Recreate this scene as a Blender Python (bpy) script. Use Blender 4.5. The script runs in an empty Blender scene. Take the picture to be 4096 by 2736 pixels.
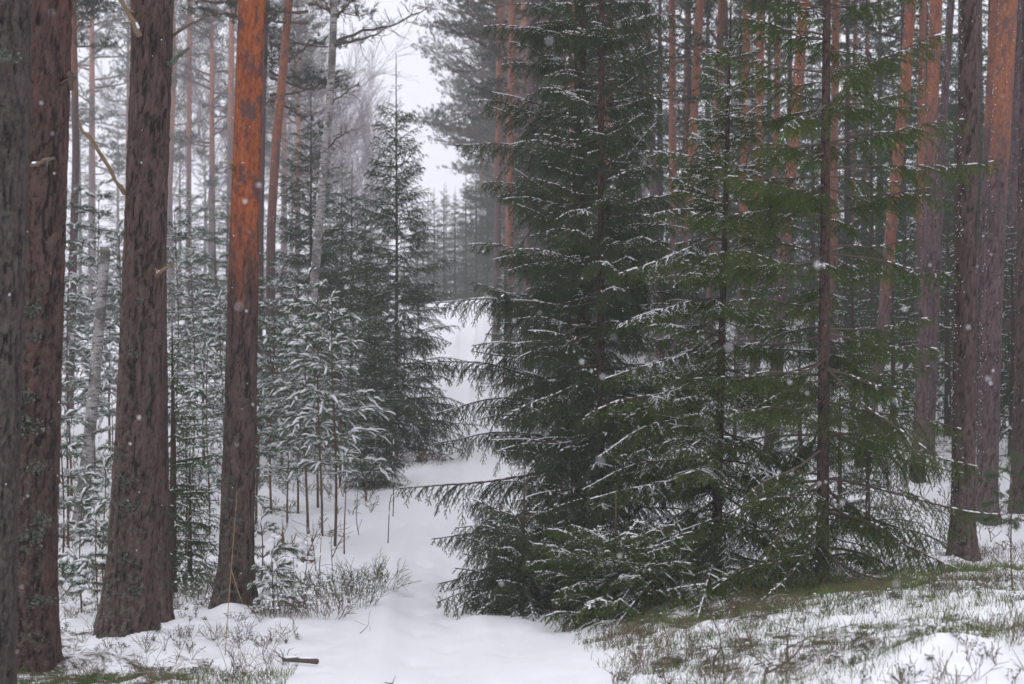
import bpy, math, random
import numpy as np
from mathutils import Vector, Matrix, noise

# ------------------------------------------------------------------ camera, sky, sun, exposure
sc = bpy.context.scene
COL = sc.collection
W, H, FOC = 1024.0, 684.0, 1024 * 50.0 / 36.0
cam_d = bpy.data.cameras.new('camera')
cam_d.sensor_width = 36.0
cam_d.lens = 50.0
cam_d.clip_start = 0.05
cam_d.clip_end = 2000.0
cam_d.dof.use_dof = True
cam_d.dof.focus_distance = 12.0
cam_d.dof.aperture_fstop = 3.2
cam = bpy.data.objects.new('camera', cam_d)
COL.objects.link(cam)
cam.location = (0, 0, 0)
cam.rotation_euler = (math.radians(90), 0, 0)
sc.camera = cam

world = bpy.data.worlds.new('World')
sc.world = world
world.use_nodes = True
wn = world.node_tree
wn.nodes.clear()
w_out = wn.nodes.new('ShaderNodeOutputWorld')
w_sky = wn.nodes.new('ShaderNodeTexSky')
w_sky.sky_type = 'NISHITA'
w_sky.sun_disc = False
w_sky.sun_elevation = math.radians(38)
w_sky.sun_rotation = math.radians(-60)
w_sky.air_density = 1.0
w_sky.dust_density = 4.0
b_sky = wn.nodes.new('ShaderNodeBackground')
b_sky.inputs['Strength'].default_value = 0.05
wn.links.new(w_sky.outputs[0], b_sky.inputs['Color'])
# even snow-cloud cover, brighter towards the zenith as every overcast sky is
w_geo = wn.nodes.new('ShaderNodeNewGeometry')
w_sep = wn.nodes.new('ShaderNodeSeparateXYZ')
wn.links.new(w_geo.outputs['Incoming'], w_sep.inputs[0])
w_map = wn.nodes.new('ShaderNodeMapRange')
w_map.inputs['From Min'].default_value = 0.0
w_map.inputs['From Max'].default_value = -1.0
w_map.inputs['To Min'].default_value = 1.02
w_map.inputs['To Max'].default_value = 1.42
wn.links.new(w_sep.outputs['Z'], w_map.inputs['Value'])
b_cloud = wn.nodes.new('ShaderNodeBackground')
b_cloud.inputs['Color'].default_value = (0.905, 0.905, 1.0, 1)
wn.links.new(w_map.outputs[0], b_cloud.inputs['Strength'])
w_add = wn.nodes.new('ShaderNodeMixShader')
w_add.inputs[0].default_value = 0.92
wn.links.new(b_sky.outputs[0], w_add.inputs[1])
wn.links.new(b_cloud.outputs[0], w_add.inputs[2])
wn.links.new(w_add.outputs[0], w_out.inputs['Surface'])

sun_d = bpy.data.lights.new('sun', 'SUN')
sun_d.energy = 0.5
sun_d.angle = math.radians(60)
sun_d.color = (1.0, 0.985, 0.97)
sun = bpy.data.objects.new('sun', sun_d)
COL.objects.link(sun)
sun.rotation_euler = (math.radians(40), math.radians(-22), 0)

sc.view_settings.view_transform = 'Standard'
sc.view_settings.look = 'None'
sc.view_settings.gamma = 1.0
sc.view_settings.exposure = 0.15
sc.view_settings.use_curve_mapping = False
sc.render.engine = 'CYCLES'
cy = sc.cycles
cy.max_bounces = 4
cy.diffuse_bounces = 3
cy.glossy_bounces = 1
cy.transmission_bounces = 1
cy.volume_bounces = 1
cy.use_denoising = True
cy.sample_clamp_indirect = 4.0
cy.use_adaptive_sampling = True
cy.adaptive_threshold = 0.04
cy.caustics_reflective = False
cy.caustics_refractive = False

RNG = np.random.default_rng(7)
random.seed(7)


# ------------------------------------------------------------------ small numeric helpers
def at(px, py, d):
    return np.array([(px - 512) / FOC * d, d, (342 - py) / FOC * d])


def sstep(a, b, x):
    t = np.clip((np.asarray(x, float) - a) / (b - a), 0, 1)
    return t * t * (3 - 2 * t)


def vnoise(x, y, seed=0):
    x = np.asarray(x, float); y = np.asarray(y, float)
    xi = np.floor(x).astype(np.int64); yi = np.floor(y).astype(np.int64)
    xf = x - xi; yf = y - yi
    xf = xf * xf * (3 - 2 * xf); yf = yf * yf * (3 - 2 * yf)

    def h(a, b):
        n = (a * 374761393 + b * 668265263 + seed * 1274126177) & 0x7fffffff
        n = ((n ^ (n >> 13)) * 1274126177) & 0x7fffffff
        n = (n ^ (n >> 16)) & 0x7fffffff
        return (n % 100003) / 100003.0
    return (h(xi, yi) * (1 - xf) + h(xi + 1, yi) * xf) * (1 - yf) + (h(xi, yi + 1) * (1 - xf) + h(xi + 1, yi + 1) * xf) * yf


def fbm(x, y, seed=0, o=3):
    s = 0; a = 1; t = 0
    for k in range(o):
        s = s + a * vnoise(x * 2 ** k, y * 2 ** k, seed + k * 17); t += a; a *= 0.5
    return s / t


# terrain: heights interpolated through points read off the place
CTRL = [(436, 684, 8.0), (436, 628, 10.4), (424, 585, 13.4), (440, 515, 20), (449, 458, 28), (453, 414, 36), (460, 371, 45),
        (466, 327, 57), (463, 300, 68),
        (5, 705, 7.4), (29, 664, 8.8), (128, 643, 10.0), (152, 627, 11.0), (234, 620, 11.6), (170, 600, 13), (333, 548, 16.6),
        (272, 514, 20), (81, 523, 19), (200, 470, 26), (100, 410, 38), (300, 470, 25), (395, 458, 28), (330, 425, 36), (250, 392, 50),
        (60, 385, 60), (320, 640, 10.2), (300, 600, 12.4),
        (900, 684, 6.4), (990, 665, 6.4), (700, 684, 7.0), (822, 588, 11.0), (960, 590, 9.8), (1010, 585, 9.5), (959, 563, 13.0), (985, 529, 16.5),
        (1010, 512, 18), (1000, 405, 28), (1010, 322, 45), (700, 330, 48), (700, 405, 30), (800, 390, 30), (760, 480, 19), (880, 500, 18),
        (715, 582, 11.8), (600, 600, 12.6), (578, 592, 14), (570, 652, 9.8), (640, 635, 9.2)]
cp = np.array([at(*c) for c in CTRL] + [
    (0, 0, -1.62), (-4, 1, -1.65), (4, 1, -1.5), (0, 4, -1.72), (3, 4, -1.45), (-3, 4, -1.75), (0, -12, -1.6), (-20, -10, -1.6), (20, -10, -1.5),
    (-2, 80, 2.1), (-2, 110, 2.0), (-30, 60, -0.5), (-45, 90, 1.2), (30, 60, 1.9), (45, 90, 3.0), (-60, 40, -1.0), (60, 40, 1.2),
    (-150, 150, 2), (150, 150, 4), (0, 220, 2.5), (-200, 0, 0), (200, 0, 0), (0, -150, -1), (-14, 25, -2.3), (15, 25, -1.3)])


def _tps(r):
    return np.where(r > 1e-9, r * r * np.log(r + 1e-12), 0.0)


_n = len(cp)
_A = np.zeros((_n + 3, _n + 3))
_A[:_n, :_n] = _tps(np.hypot(cp[:, None, 0] - cp[None, :, 0], cp[:, None, 1] - cp[None, :, 1])) + np.eye(_n) * 0.6
_A[:_n, _n] = 1; _A[:_n, _n + 1:] = cp[:, :2]
_A[_n, :_n] = 1; _A[_n + 1:, :_n] = cp[:, :2].T
_sol = np.linalg.solve(_A, np.concatenate([cp[:, 2], np.zeros(3)]))

PATH = np.array([at(*c)[:2] for c in CTRL[:9]])
PATH = np.vstack([[-0.05, 0.0], [-0.3, 5.0], PATH, [[-1.5, 90], [0, 130]]])


def path_dist(x, y):
    x = np.asarray(x, float); y = np.asarray(y, float)
    best = np.full(x.shape, 1e9)
    for a, b in zip(PATH[:-1], PATH[1:]):
        ab = b - a
        t = np.clip(((x - a[0]) * ab[0] + (y - a[1]) * ab[1]) / (ab @ ab), 0, 1)
        best = np.minimum(best, np.hypot(x - a[0] - t * ab[0], y - a[1] - t * ab[1]))
    return best


def ground_z(x, y):
    x = np.atleast_1d(np.asarray(x, float)); y = np.atleast_1d(np.asarray(y, float))
    sh = x.shape
    xr = x.ravel(); yr = y.ravel()
    z = np.zeros(xr.shape)
    for i in range(0, len(xr), 20000):
        r = np.hypot(xr[i:i + 20000, None] - cp[None, :, 0], yr[i:i + 20000, None] - cp[None, :, 1])
        z[i:i + 20000] = _tps(r) @ _sol[:_n] + _sol[_n] + xr[i:i + 20000] * _sol[_n + 1] + yr[i:i + 20000] * _sol[_n + 2]
    off = sstep(0.55, 1.5, path_dist(xr, yr))
    z += off * ((fbm(xr * 0.7, yr * 0.7, 3) - 0.5) * 0.22 + (fbm(xr * 3.1, yr * 3.1, 9) - 0.5) * 0.15 + (vnoise(xr * 8, yr * 8, 5) - 0.5) * 0.04)
    z += (1 - off) * ((fbm(xr * 2.2, yr * 1.1, 31) - 0.5) * 0.05 + (vnoise(xr * 7, yr * 5, 33) - 0.5) * 0.012)
    # lightly trodden lane with old, snowed-in footprints
    sx = np.interp(yr, PATH[:, 1], PATH[:, 0])
    lane = np.exp(-((xr - sx) / 0.26) ** 4)
    z -= 0.035 * lane * (yr > 2) * (yr < 70)
    z += 0.02 * np.exp(-((np.abs(xr - sx) - 0.36) / 0.10) ** 2)
    ph = yr / 0.62
    k_ = np.round(ph)
    jx = 0.05 * np.sin(k_ * 12.9); jy = 0.10 * np.sin(k_ * 7.3)
    fx = xr - sx - np.where(k_ % 2 == 0, 0.11, -0.11) - jx
    fy = (ph - k_ - jy) * 0.62
    z -= 0.032 * np.exp(-((fx / 0.075) ** 2 + (fy / 0.15) ** 2)) * (yr > 5) * (yr < 30)
    # snow drifted up against the near trunks
    for bx_, by_, hh_, rr_ in ((-3.05, 8.8, 0.06, 0.5), (-2.7, 10.0, 0.09, 0.5), (-2.78, 11.0, 0.06, 0.4), (-2.27, 11.6, 0.10, 0.45), (4.1, 13.0, 0.07, 0.5), (5.5, 16.5, 0.07, 0.5)):
        z += hh_ * np.exp(-((xr - bx_) ** 2 + (yr - by_) ** 2) / rr_ ** 2)
    # low rounded hummock in the right foreground
    z += 0.11 * np.exp(-(((xr - 2.0) / 0.5) ** 2 + ((yr - 6.55) / 0.42) ** 2))
    return z.reshape(sh)


def gz(x, y):
    return float(ground_z(x, y)[0])


# ------------------------------------------------------------------ geometry containers
class Geo:
    def __init__(self):
        self.v = []; self.t = []; self.m = []; self.n = 0

    def add(self, v, t, m=0):
        v = np.asarray(v, float).reshape(-1, 3); t = np.asarray(t, np.int64).reshape(-1, 3)
        if len(v) == 0 or len(t) == 0:
            return
        self.v.append(v); self.t.append(t + self.n); self.m.append(np.full(len(t), m, np.int32)); self.n += len(v)

    def arrays(self):
        return np.concatenate(self.v), np.concatenate(self.t), np.concatenate(self.m)

    def merge(self, arr, M=None, dm=0):
        v, t, m = arr
        if M is not None:
            M = np.array(M)
            v = v @ M[:3, :3].T + M[:3, 3]
        self.v.append(v); self.t.append(t + self.n); self.m.append(m + dm); self.n += len(v)

    def mesh(self, name, mats, attrs=None, smooth=True):
        if not self.v:
            return None
        v, t, m = self.arrays()
        me = bpy.data.meshes.new(name)
        me.vertices.add(len(v)); me.vertices.foreach_set('co', v.astype(np.float32).ravel())
        me.loops.add(len(t) * 3); me.loops.foreach_set('vertex_index', t.astype(np.int32).ravel())
        me.polygons.add(len(t)); me.polygons.foreach_set('loop_start', (np.arange(len(t)) * 3).astype(np.int32))
        me.polygons.foreach_set('material_index', m)
        me.polygons.foreach_set('use_smooth', np.full(len(t), smooth))
        for k in mats:
            me.materials.append(k)
        if attrs:
            for nm, a in attrs.items():
                at_ = me.attributes.new(nm, 'FLOAT', 'POINT')
                at_.data.foreach_set('value', np.asarray(a, np.float32))
        me.update(calc_edges=True)
        me.validate()
        return me


def _frame(d):
    d = d / (np.linalg.norm(d, axis=1, keepdims=True) + 1e-12)
    up = np.where(np.abs(d[:, 2:3]) > 0.9, np.array([[1.0, 0, 0]]), np.array([[0, 0, 1.0]]))
    a = np.cross(d, up); a /= np.linalg.norm(a, axis=1, keepdims=True) + 1e-12
    return d, a, np.cross(a, d)


def segs(g, p0, p1, r0, r1, k=4, m=0):
    p0 = np.asarray(p0, float).reshape(-1, 3); p1 = np.asarray(p1, float).reshape(-1, 3)
    N = len(p0)
    if N == 0:
        return
    r0 = np.broadcast_to(r0, (N,)); r1 = np.broadcast_to(r1, (N,))
    d, a, b = _frame(p1 - p0)
    th = np.arange(k) * 2 * math.pi / k
    ring = a[:, None, :] * np.cos(th)[None, :, None] + b[:, None, :] * np.sin(th)[None, :, None]
    v = np.concatenate([p0[:, None] + ring * r0[:, None, None], p1[:, None] + ring * r1[:, None, None]], 1)
    i = np.arange(k); j = (i + 1) % k
    t = np.concatenate([np.stack([i, j, j + k], 1), np.stack([i, j + k, i + k], 1)])
    g.add(v, t[None] + (np.arange(N) * 2 * k)[:, None, None], m)


def tube(g, P, R, k=6, m=0, cap=True):
    P = np.asarray(P, float); n = len(P)
    R = np.broadcast_to(R, (n,))
    T = np.gradient(P, axis=0)
    d, a, b = _frame(T)
    for i in range(1, n):
        if (a[i] @ a[i - 1]) < 0:
            a[i] *= -1; b[i] *= -1
    th = np.arange(k) * 2 * math.pi / k
    v = P[:, None] + (a[:, None] * np.cos(th)[None, :, None] + b[:, None] * np.sin(th)[None, :, None]) * R[:, None, None]
    v = v.reshape(-1, 3)
    i = np.arange(k); j = (i + 1) % k
    t = []
    for q in range(n - 1):
        o = q * k
        t += [np.stack([o + i, o + j, o + j + k], 1), np.stack([o + i, o + j + k, o + i + k], 1)]
    if cap:
        v = np.vstack([v, P[0] - d[0] * R[0] * 0.2, P[-1] + d[-1] * R[-1] * 0.4])
        t += [np.stack([j, i, np.full(k, n * k)], 1), np.stack([(n - 1) * k + i, (n - 1) * k + j, np.full(k, n * k + 1)], 1)]
    g.add(v, np.concatenate(t), m)


def lumps(g, p0, p1, r, k=5, flat=0.85, m=0, rng=RNG):
    p0 = np.asarray(p0, float).reshape(-1, 3); p1 = np.asarray(p1, float).reshape(-1, 3)
    N = len(p0)
    if N == 0:
        return
    r = np.broadcast_to(r, (N,))
    d, a, b = _frame(p1 - p0)
    th = np.arange(k) * 2 * math.pi / k
    ring = a[:, None] * np.cos(th)[None, :, None] + b[:, None] * np.sin(th)[None, :, None] * flat
    L = (p1 - p0)
    ra = r * rng.uniform(0.75, 1.1, N); rb = r * rng.uniform(0.7, 1.1, N)
    v = np.concatenate([p0[:, None], (p0 + L * 0.22)[:, None] + ring * ra[:, None, None], (p0 + L * 0.75)[:, None] + ring * rb[:, None, None], p1[:, None]], 1)
    i = np.arange(k); j = (i + 1) % k
    t = np.concatenate([np.stack([np.zeros(k, int), 1 + j, 1 + i], 1), np.stack([1 + i, 1 + j, 1 + j + k], 1), np.stack([1 + i, 1 + j + k, 1 + i + k], 1),
                        np.stack([1 + k + i, 1 + k + j, np.full(k, 2 * k + 1)], 1)])
    g.add(v, t[None] + (np.arange(N) * (2 * k + 2))[:, None, None], m)


def needles(g, p0, p1, dens, ln, w, ang=0.9, m=0, rng=RNG, up=0.0, upper=False):
    p0 = np.asarray(p0, float).reshape(-1, 3); p1 = np.asarray(p1, float).reshape(-1, 3)
    if len(p0) == 0:
        return
    L = np.linalg.norm(p1 - p0, axis=1)
    n = np.floor(L * dens + rng.random(len(L))).astype(int)
    idx = np.repeat(np.arange(len(L)), n)
    N = len(idx)
    if N == 0:
        return
    d, a, b = _frame(p1 - p0)
    tt = rng.random(N)
    base = p0[idx] + (p1 - p0)[idx] * tt[:, None]
    ph = rng.uniform(0, 2 * math.pi, N)
    rad = a[idx] * np.cos(ph)[:, None] + b[idx] * np.sin(ph)[:, None]
    if upper:
        rad[:, 2] = np.abs(rad[:, 2]) + 0.15
        base = base + rad * 0.003
    al = ang * rng.uniform(0.75, 1.2, N)
    dr = d[idx] * np.cos(al)[:, None] + rad * np.sin(al)[:, None]
    dr[:, 2] += up
    sd = np.cross(dr, rad + rng.normal(0, 0.5, (N, 3)))
    sd /= np.linalg.norm(sd, axis=1, keepdims=True) + 1e-9
    l = ln * rng.uniform(0.7, 1.15, N)
    v = np.stack([base - sd * (w / 2), base + sd * (w / 2), base + dr * l[:, None]], 1)
    g.add(v, np.arange(N * 3).reshape(-1, 3), m)


def pads(g, polys, r, k=6, rng=RNG, lift=0.6):
    for P, rr in zip(polys, r):
        P = np.asarray(P, float); n = max(5, 2 * len(P))
        tt = np.linspace(0, len(P) - 1, n)
        Q = np.stack([np.interp(tt, np.arange(len(P)), P[:, c]) for c in range(3)], 1)
        prof = np.sin(np.linspace(0.12, math.pi - 0.25, n)) ** 0.6 * rng.uniform(0.75, 1.2, n)
        Q[:, 2] += rr * lift * prof
        Q[1:-1] += rng.normal(0, rr * 0.18, (n - 2, 3))
        tube(g, Q, rr * prof, k)


# ------------------------------------------------------------------ materials
def new_mat(name):
    m = bpy.data.materials.new(name); m.use_nodes = True
    nt = m.node_tree; nt.nodes.clear()
    out = nt.nodes.new('ShaderNodeOutputMaterial')
    return m, nt, out


class NB:
    def __init__(self, nt):
        self.nt = nt

    def n(self, typ, **kw):
        nd = self.nt.nodes.new(typ)
        for k, v in kw.items():
            if k.startswith('i_'):
                key = k[2:].replace('_', ' ')
                self.s(nd.inputs[key], v)
            else:
                setattr(nd, k, v)
        return nd

    def s(self, inp, v):
        if hasattr(v, 'links') or isinstance(v, bpy.types.NodeSocket):
            self.nt.links.new(v, inp)
        elif isinstance(v, (tuple, list)) and len(v) == 3 and inp.type == 'RGBA':
            inp.default_value = (*v, 1)
        else:
            inp.default_value = v

    def mix(self, f, a, b):
        nd = self.nt.nodes.new('ShaderNodeMix'); nd.data_type = 'RGBA'
        self.s(nd.inputs[0], f); self.s(nd.inputs[6], a); self.s(nd.inputs[7], b)
        return nd.outputs[2]

    def math(self, op, a, b=0.0):
        nd = self.nt.nodes.new('ShaderNodeMath'); nd.operation = op
        self.s(nd.inputs[0], a); self.s(nd.inputs[1], b)
        return nd.outputs[0]

    def ramp(self, v, a, b, lo=0.0, hi=1.0):
        nd = self.nt.nodes.new('ShaderNodeMapRange')
        self.s(nd.inputs[0], v); nd.inputs[1].default_value = a; nd.inputs[2].default_value = b
        nd.inputs[3].default_value = lo; nd.inputs[4].default_value = hi
        return nd.outputs[0]

    def noise(self, vec, scale, detail=3.0, rough=0.55):
        nd = self.nt.nodes.new('ShaderNodeTexNoise')
        self.s(nd.inputs['Vector'], vec); nd.inputs['Scale'].default_value = scale
        nd.inputs['Detail'].default_value = detail; nd.inputs['Roughness'].default_value = rough
        return nd.outputs['Fac']

    def mapping(self, vec, sc_):
        nd = self.nt.nodes.new('ShaderNodeMapping'); self.s(nd.inputs['Vector'], vec); nd.inputs['Scale'].default_value = sc_
        return nd.outputs[0]

    def attr(self, name):
        nd = self.nt.nodes.new('ShaderNodeAttribute'); nd.attribute_name = name
        return nd.outputs['Fac']


def principled(nb, out, col, rough=0.8, bump=None, bump_s=0.3, bump_d=0.01, spec=0.3):
    p = nb.n('ShaderNodeBsdfPrincipled')
    nb.s(p.inputs['Base Color'], col); nb.s(p.inputs['Roughness'], rough)
    p.inputs['Specular IOR Level'].default_value = spec
    if bump is not None:
        b = nb.n('ShaderNodeBump'); b.inputs['Strength'].default_value = bump_s; b.inputs['Distance'].default_value = bump_d
        nb.s(b.inputs['Height'], bump); nb.nt.links.new(b.outputs[0], p.inputs['Normal'])
    nb.nt.links.new(p.outputs[0], out.inputs['Surface'])
    return p


def mat_snow(name='snow', bump=True):
    m, nt, out = new_mat(name); nb = NB(nt)
    tc = nb.n('ShaderNodeTexCoord').outputs['Object']
    c = nb.mix(nb.noise(tc, 6, 2), (0.86, 0.87, 0.90), (0.90, 0.90, 0.915))
    principled(nb, out, c, 0.75, nb.noise(tc, 90, 3) if bump else None, 0.25, 0.01, 0.25)
    return m


def mat_ground():
    m, nt, out = new_mat('snowy_ground'); nb = NB(nt)
    tc = nb.n('ShaderNodeTexCoord').outputs['Object']
    n1 = nb.noise(tc, 5.5, 5, 0.65); n2 = nb.noise(tc, 26, 4, 0.7)
    cover = nb.attr('litter')
    k = nb.math('ADD', nb.math('MULTIPLY', n1, 0.6), nb.math('MULTIPLY', n2, 0.4))
    k = nb.math('ADD', k, nb.math('MULTIPLY', cover, 0.42))
    bare = nb.ramp(k, 0.70, 0.82)
    snow = nb.mix(nb.noise(tc, 3, 2), (0.87, 0.875, 0.90), (0.90, 0.90, 0.915))
    moss = nb.mix(nb.noise(tc, 14, 3), (0.045, 0.055, 0.025), (0.12, 0.085, 0.055))
    c = nb.mix(bare, snow, moss)
    h = nb.math('ADD', nb.math('MULTIPLY', n2, 0.6), nb.math('MULTIPLY', nb.noise(tc, 120, 3), 0.25))
    principled(nb, out, c, 0.8, h, 0.35, 0.02, 0.2)
    return m


def mat_bark(name, brown_a, brown_b, dark, rust, or_a, or_b, patch, lichen=0.5, rustk=0.6):
    m, nt, out = new_mat(name); nb = NB(nt)
    tc = nb.n('ShaderNodeTexCoord').outputs['Object']
    st = nb.mapping(tc, (1, 1, 0.22))
    fine = nb.noise(st, 75, 4, 0.7)
    big = nb.noise(nb.mapping(tc, (1, 1, 0.5)), 7, 4, 0.6)
    fur = nb.attr('furrow'); og = nb.attr('orange'); li = nb.attr('lichen'); cell = nb.attr('cell')
    c = nb.mix(nb.ramp(big, 0.3, 0.7), brown_a, brown_b)
    c = nb.mix(nb.ramp(nb.noise(nb.mapping(tc, (1.3, 1.3, 0.35)), 8, 4, 0.65), 0.54, 0.70, 0.0, rustk), c, rust)
    c = nb.mix(nb.ramp(cell, 0.35, 1.0, 0.0, 0.75), c, tuple(x * 1.75 for x in brown_b))
    c = nb.mix(nb.ramp(cell, 0.4, 0.0, 0.0, 0.6), c, tuple(x * 0.5 for x in brown_a))
    c = nb.mix(nb.ramp(fine, 0.42, 0.70, 0.0, 0.55), c, tuple(x * 1.7 for x in brown_b))
    c = nb.mix(nb.ramp(fine, 0.50, 0.30, 0.0, 0.6), c, dark)
    fl = nb.noise(nb.mapping(tc, (1, 1, 0.4)), 38, 5, 0.75)
    o = nb.mix(nb.ramp(nb.noise(nb.mapping(tc, (1, 1, 0.3)), 9, 4, 0.7), 0.35, 0.65), or_a, or_b)
    o = nb.mix(nb.ramp(fl, 0.52, 0.60, 0.0, 0.7), o, tuple(x * 0.55 for x in or_b))
    o = nb.mix(nb.ramp(fl, 0.46, 0.38, 0.0, 0.55), o, (or_a[0] * 1.15, or_a[1] * 1.55, or_a[2] * 1.9))
    o = nb.mix(nb.ramp(nb.noise(nb.mapping(tc, (1, 1, 0.45)), 12, 5, 0.7), 0.52, 0.57, 0.0, 0.9), o, patch)
    c = nb.mix(og, c, o)
    c = nb.mix(nb.ramp(fur, 0.1, 0.75, 1.0, 0.0), c, dark)
    ln = nb.noise(tc, 24, 5, 0.7)
    lm = nb.math('MULTIPLY', nb.ramp(ln, 0.50, 0.62), nb.math('MULTIPLY', li, lichen))
    c = nb.mix(lm, c, (0.15, 0.175, 0.125))
    h = nb.math('ADD', nb.math('MULTIPLY', fine, 0.8), nb.math('MULTIPLY', nb.noise(st, 30, 3), 0.6))
    h = nb.math('ADD', h, nb.math('MULTIPLY', fl, 0.4))
    principled(nb, out, c, 0.88, h, 0.9, 0.014, 0.15)
    return m


def mat_simple(name, a, b, scale=20, rough=0.8, rnd=0.0, spec=0.25):
    m, nt, out = new_mat(name); nb = NB(nt)
    tc = nb.n('ShaderNodeTexCoord').outputs['Object']
    c = nb.mix(nb.ramp(nb.noise(tc, scale, 3), 0.3, 0.7), a, b)
    if rnd:
        oi = nb.n('ShaderNodeObjectInfo').outputs['Random']
        c2 = nb.mix(oi, tuple(x * (1 - rnd) for x in a), tuple(x * (1 + rnd) for x in b))
        c = nb.mix(0.5, c, c2)
    principled(nb, out, c, rough, None, spec=spec)
    return m


def mat_needle(name, a, b, brown=0.0, trans=0.25):
    m, nt, out = new_mat(name); nb = NB(nt)
    tc = nb.n('ShaderNodeTexCoord').outputs['Object']
    oi = nb.n('ShaderNodeObjectInfo').outputs['Random']
    f = nb.math('ADD', nb.math('MULTIPLY', nb.ramp(nb.noise(tc, 5, 3), 0.3, 0.7), 0.65), nb.math('MULTIPLY', oi, 0.35))
    c = nb.mix(f, a, b)
    if brown:
        c = nb.mix(nb.ramp(nb.noise(tc, 2.2, 2), 0.60, 0.72, 0, brown), c, (0.10, 0.060, 0.03))
    p = nb.n('ShaderNodeBsdfDiffuse'); nb.s(p.inputs['Color'], c)
    t = nb.n('ShaderNodeBsdfTranslucent'); nb.s(t.inputs['Color'], c)
    mx = nb.n('ShaderNodeMixShader'); mx.inputs[0].default_value = trans
    nt.links.new(p.outputs[0], mx.inputs[1]); nt.links.new(t.outputs[0], mx.inputs[2])
    nt.links.new(mx.outputs[0], out.inputs['Surface'])
    return m


def mat_birch(name):
    m, nt, out = new_mat(name); nb = NB(nt)
    tc = nb.n('ShaderNodeTexCoord').outputs['Object']
    white = nb.mix(nb.noise(tc, 9, 4), (0.28, 0.26, 0.255), (0.48, 0.445, 0.43))
    bands = nb.noise(nb.mapping(tc, (2.2, 2.2, 11)), 3.2, 4, 0.7)
    c = nb.mix(nb.ramp(bands, 0.53, 0.60), white, (0.06, 0.052, 0.05))
    c = nb.mix(nb.ramp(nb.noise(tc, 4.5, 5, 0.7), 0.46, 0.60), c, (0.115, 0.10, 0.09))
    c = nb.mix(nb.ramp(nb.noise(tc, 14, 4), 0.58, 0.70), c, (0.22, 0.24, 0.18))
    principled(nb, out, c, 0.8, bands, 0.5, 0.01, 0.2)
    return m


M_SNOW = mat_snow()
M_GROUND = mat_ground()
M_BARK = mat_bark('pine_bark', (0.096, 0.058, 0.048), (0.076, 0.052, 0.045), (0.016, 0.012, 0.011), (0.13, 0.048, 0.035),
                  (0.38, 0.115, 0.044), (0.25, 0.072, 0.035), (0.105, 0.066, 0.064), 0.9)
M_BARK_D = mat_bark('pine_bark_dark', (0.064, 0.046, 0.042), (0.056, 0.044, 0.041), (0.012, 0.010, 0.009), (0.085, 0.042, 0.034),
                    (0.33, 0.098, 0.036), (0.20, 0.056, 0.028), (0.105, 0.066, 0.064), 1.0, 0.4)
M_BARK_R = mat_bark('pine_bark_red', (0.082, 0.045, 0.036), (0.064, 0.041, 0.034), (0.014, 0.010, 0.009), (0.125, 0.038, 0.028),
                    (0.30, 0.085, 0.034), (0.20, 0.056, 0.028), (0.105, 0.066, 0.064), 0.9, 0.85)
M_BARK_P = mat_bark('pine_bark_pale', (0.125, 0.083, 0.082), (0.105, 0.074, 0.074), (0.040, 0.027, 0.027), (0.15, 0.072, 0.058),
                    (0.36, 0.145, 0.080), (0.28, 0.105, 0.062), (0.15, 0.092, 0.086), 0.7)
M_SBARK = mat_bark('spruce_bark', (0.080, 0.047, 0.038), (0.065, 0.042, 0.035), (0.022, 0.015, 0.013), (0.10, 0.05, 0.038),
                   (0.3, 0.1, 0.05), (0.3, 0.1, 0.05), (0.2, 0.1, 0.08), 0.4)
M_BIRCH = mat_birch('birch_bark')
M_TWIG = mat_simple('twig_bark', (0.075, 0.055, 0.042), (0.13, 0.095, 0.07), 30, 0.85, 0.2)
M_DEAD = mat_simple('dead_wood', (0.11, 0.085, 0.06), (0.24, 0.17, 0.10), 30, 0.85, 0.2)
M_RED = mat_simple('young_pine_bark', (0.085, 0.050, 0.036), (0.145, 0.078, 0.050), 18, 0.85, 0.2)
M_SPR_D = mat_needle('spruce_needles_dark', (0.026, 0.056, 0.023), (0.064, 0.112, 0.042), 0.15)
M_SPR_G = mat_needle('spruce_needles_green', (0.030, 0.068, 0.011), (0.082, 0.148, 0.022), 0.45)
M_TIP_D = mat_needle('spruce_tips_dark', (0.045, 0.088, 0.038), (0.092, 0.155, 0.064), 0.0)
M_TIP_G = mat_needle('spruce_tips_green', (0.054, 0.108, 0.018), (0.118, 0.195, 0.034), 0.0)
M_PINE_N = mat_needle('pine_needles', (0.052, 0.094, 0.048), (0.10, 0.155, 0.078), 0.0)
M_PINE_F = mat_needle('pine_needles_crown', (0.030, 0.045, 0.026), (0.055, 0.075, 0.042), 0.0)
M_GRASS = mat_simple('grass_blades', (0.050, 0.100, 0.018), (0.135, 0.150, 0.045), 3, 0.7)
M_LEAF = mat_simple('lingonberry_leaves', (0.040, 0.062, 0.035), (0.080, 0.095, 0.055), 9, 0.5, 0, 0.4)
M_BILB = mat_simple('bilberry_stems', (0.10, 0.085, 0.045), (0.17, 0.10, 0.075), 4, 0.8)
M_BILBG = mat_simple('bilberry_stems_green', (0.085, 0.10, 0.045), (0.14, 0.13, 0.075), 4, 0.8)
M_LICHEN = mat_simple('lichen', (0.085, 0.10, 0.075), (0.17, 0.20, 0.15), 40, 0.9)
M_CUT = mat_simple('rotten_wood', (0.12, 0.058, 0.032), (0.22, 0.115, 0.06), 14, 0.85)
M_PURPLE = mat_simple('bare_twigs', (0.13, 0.095, 0.10), (0.20, 0.145, 0.15), 5, 0.85)
M_LEAFR = mat_simple('dead_leaf', (0.13, 0.035, 0.02), (0.2, 0.07, 0.035), 9, 0.7)


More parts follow.
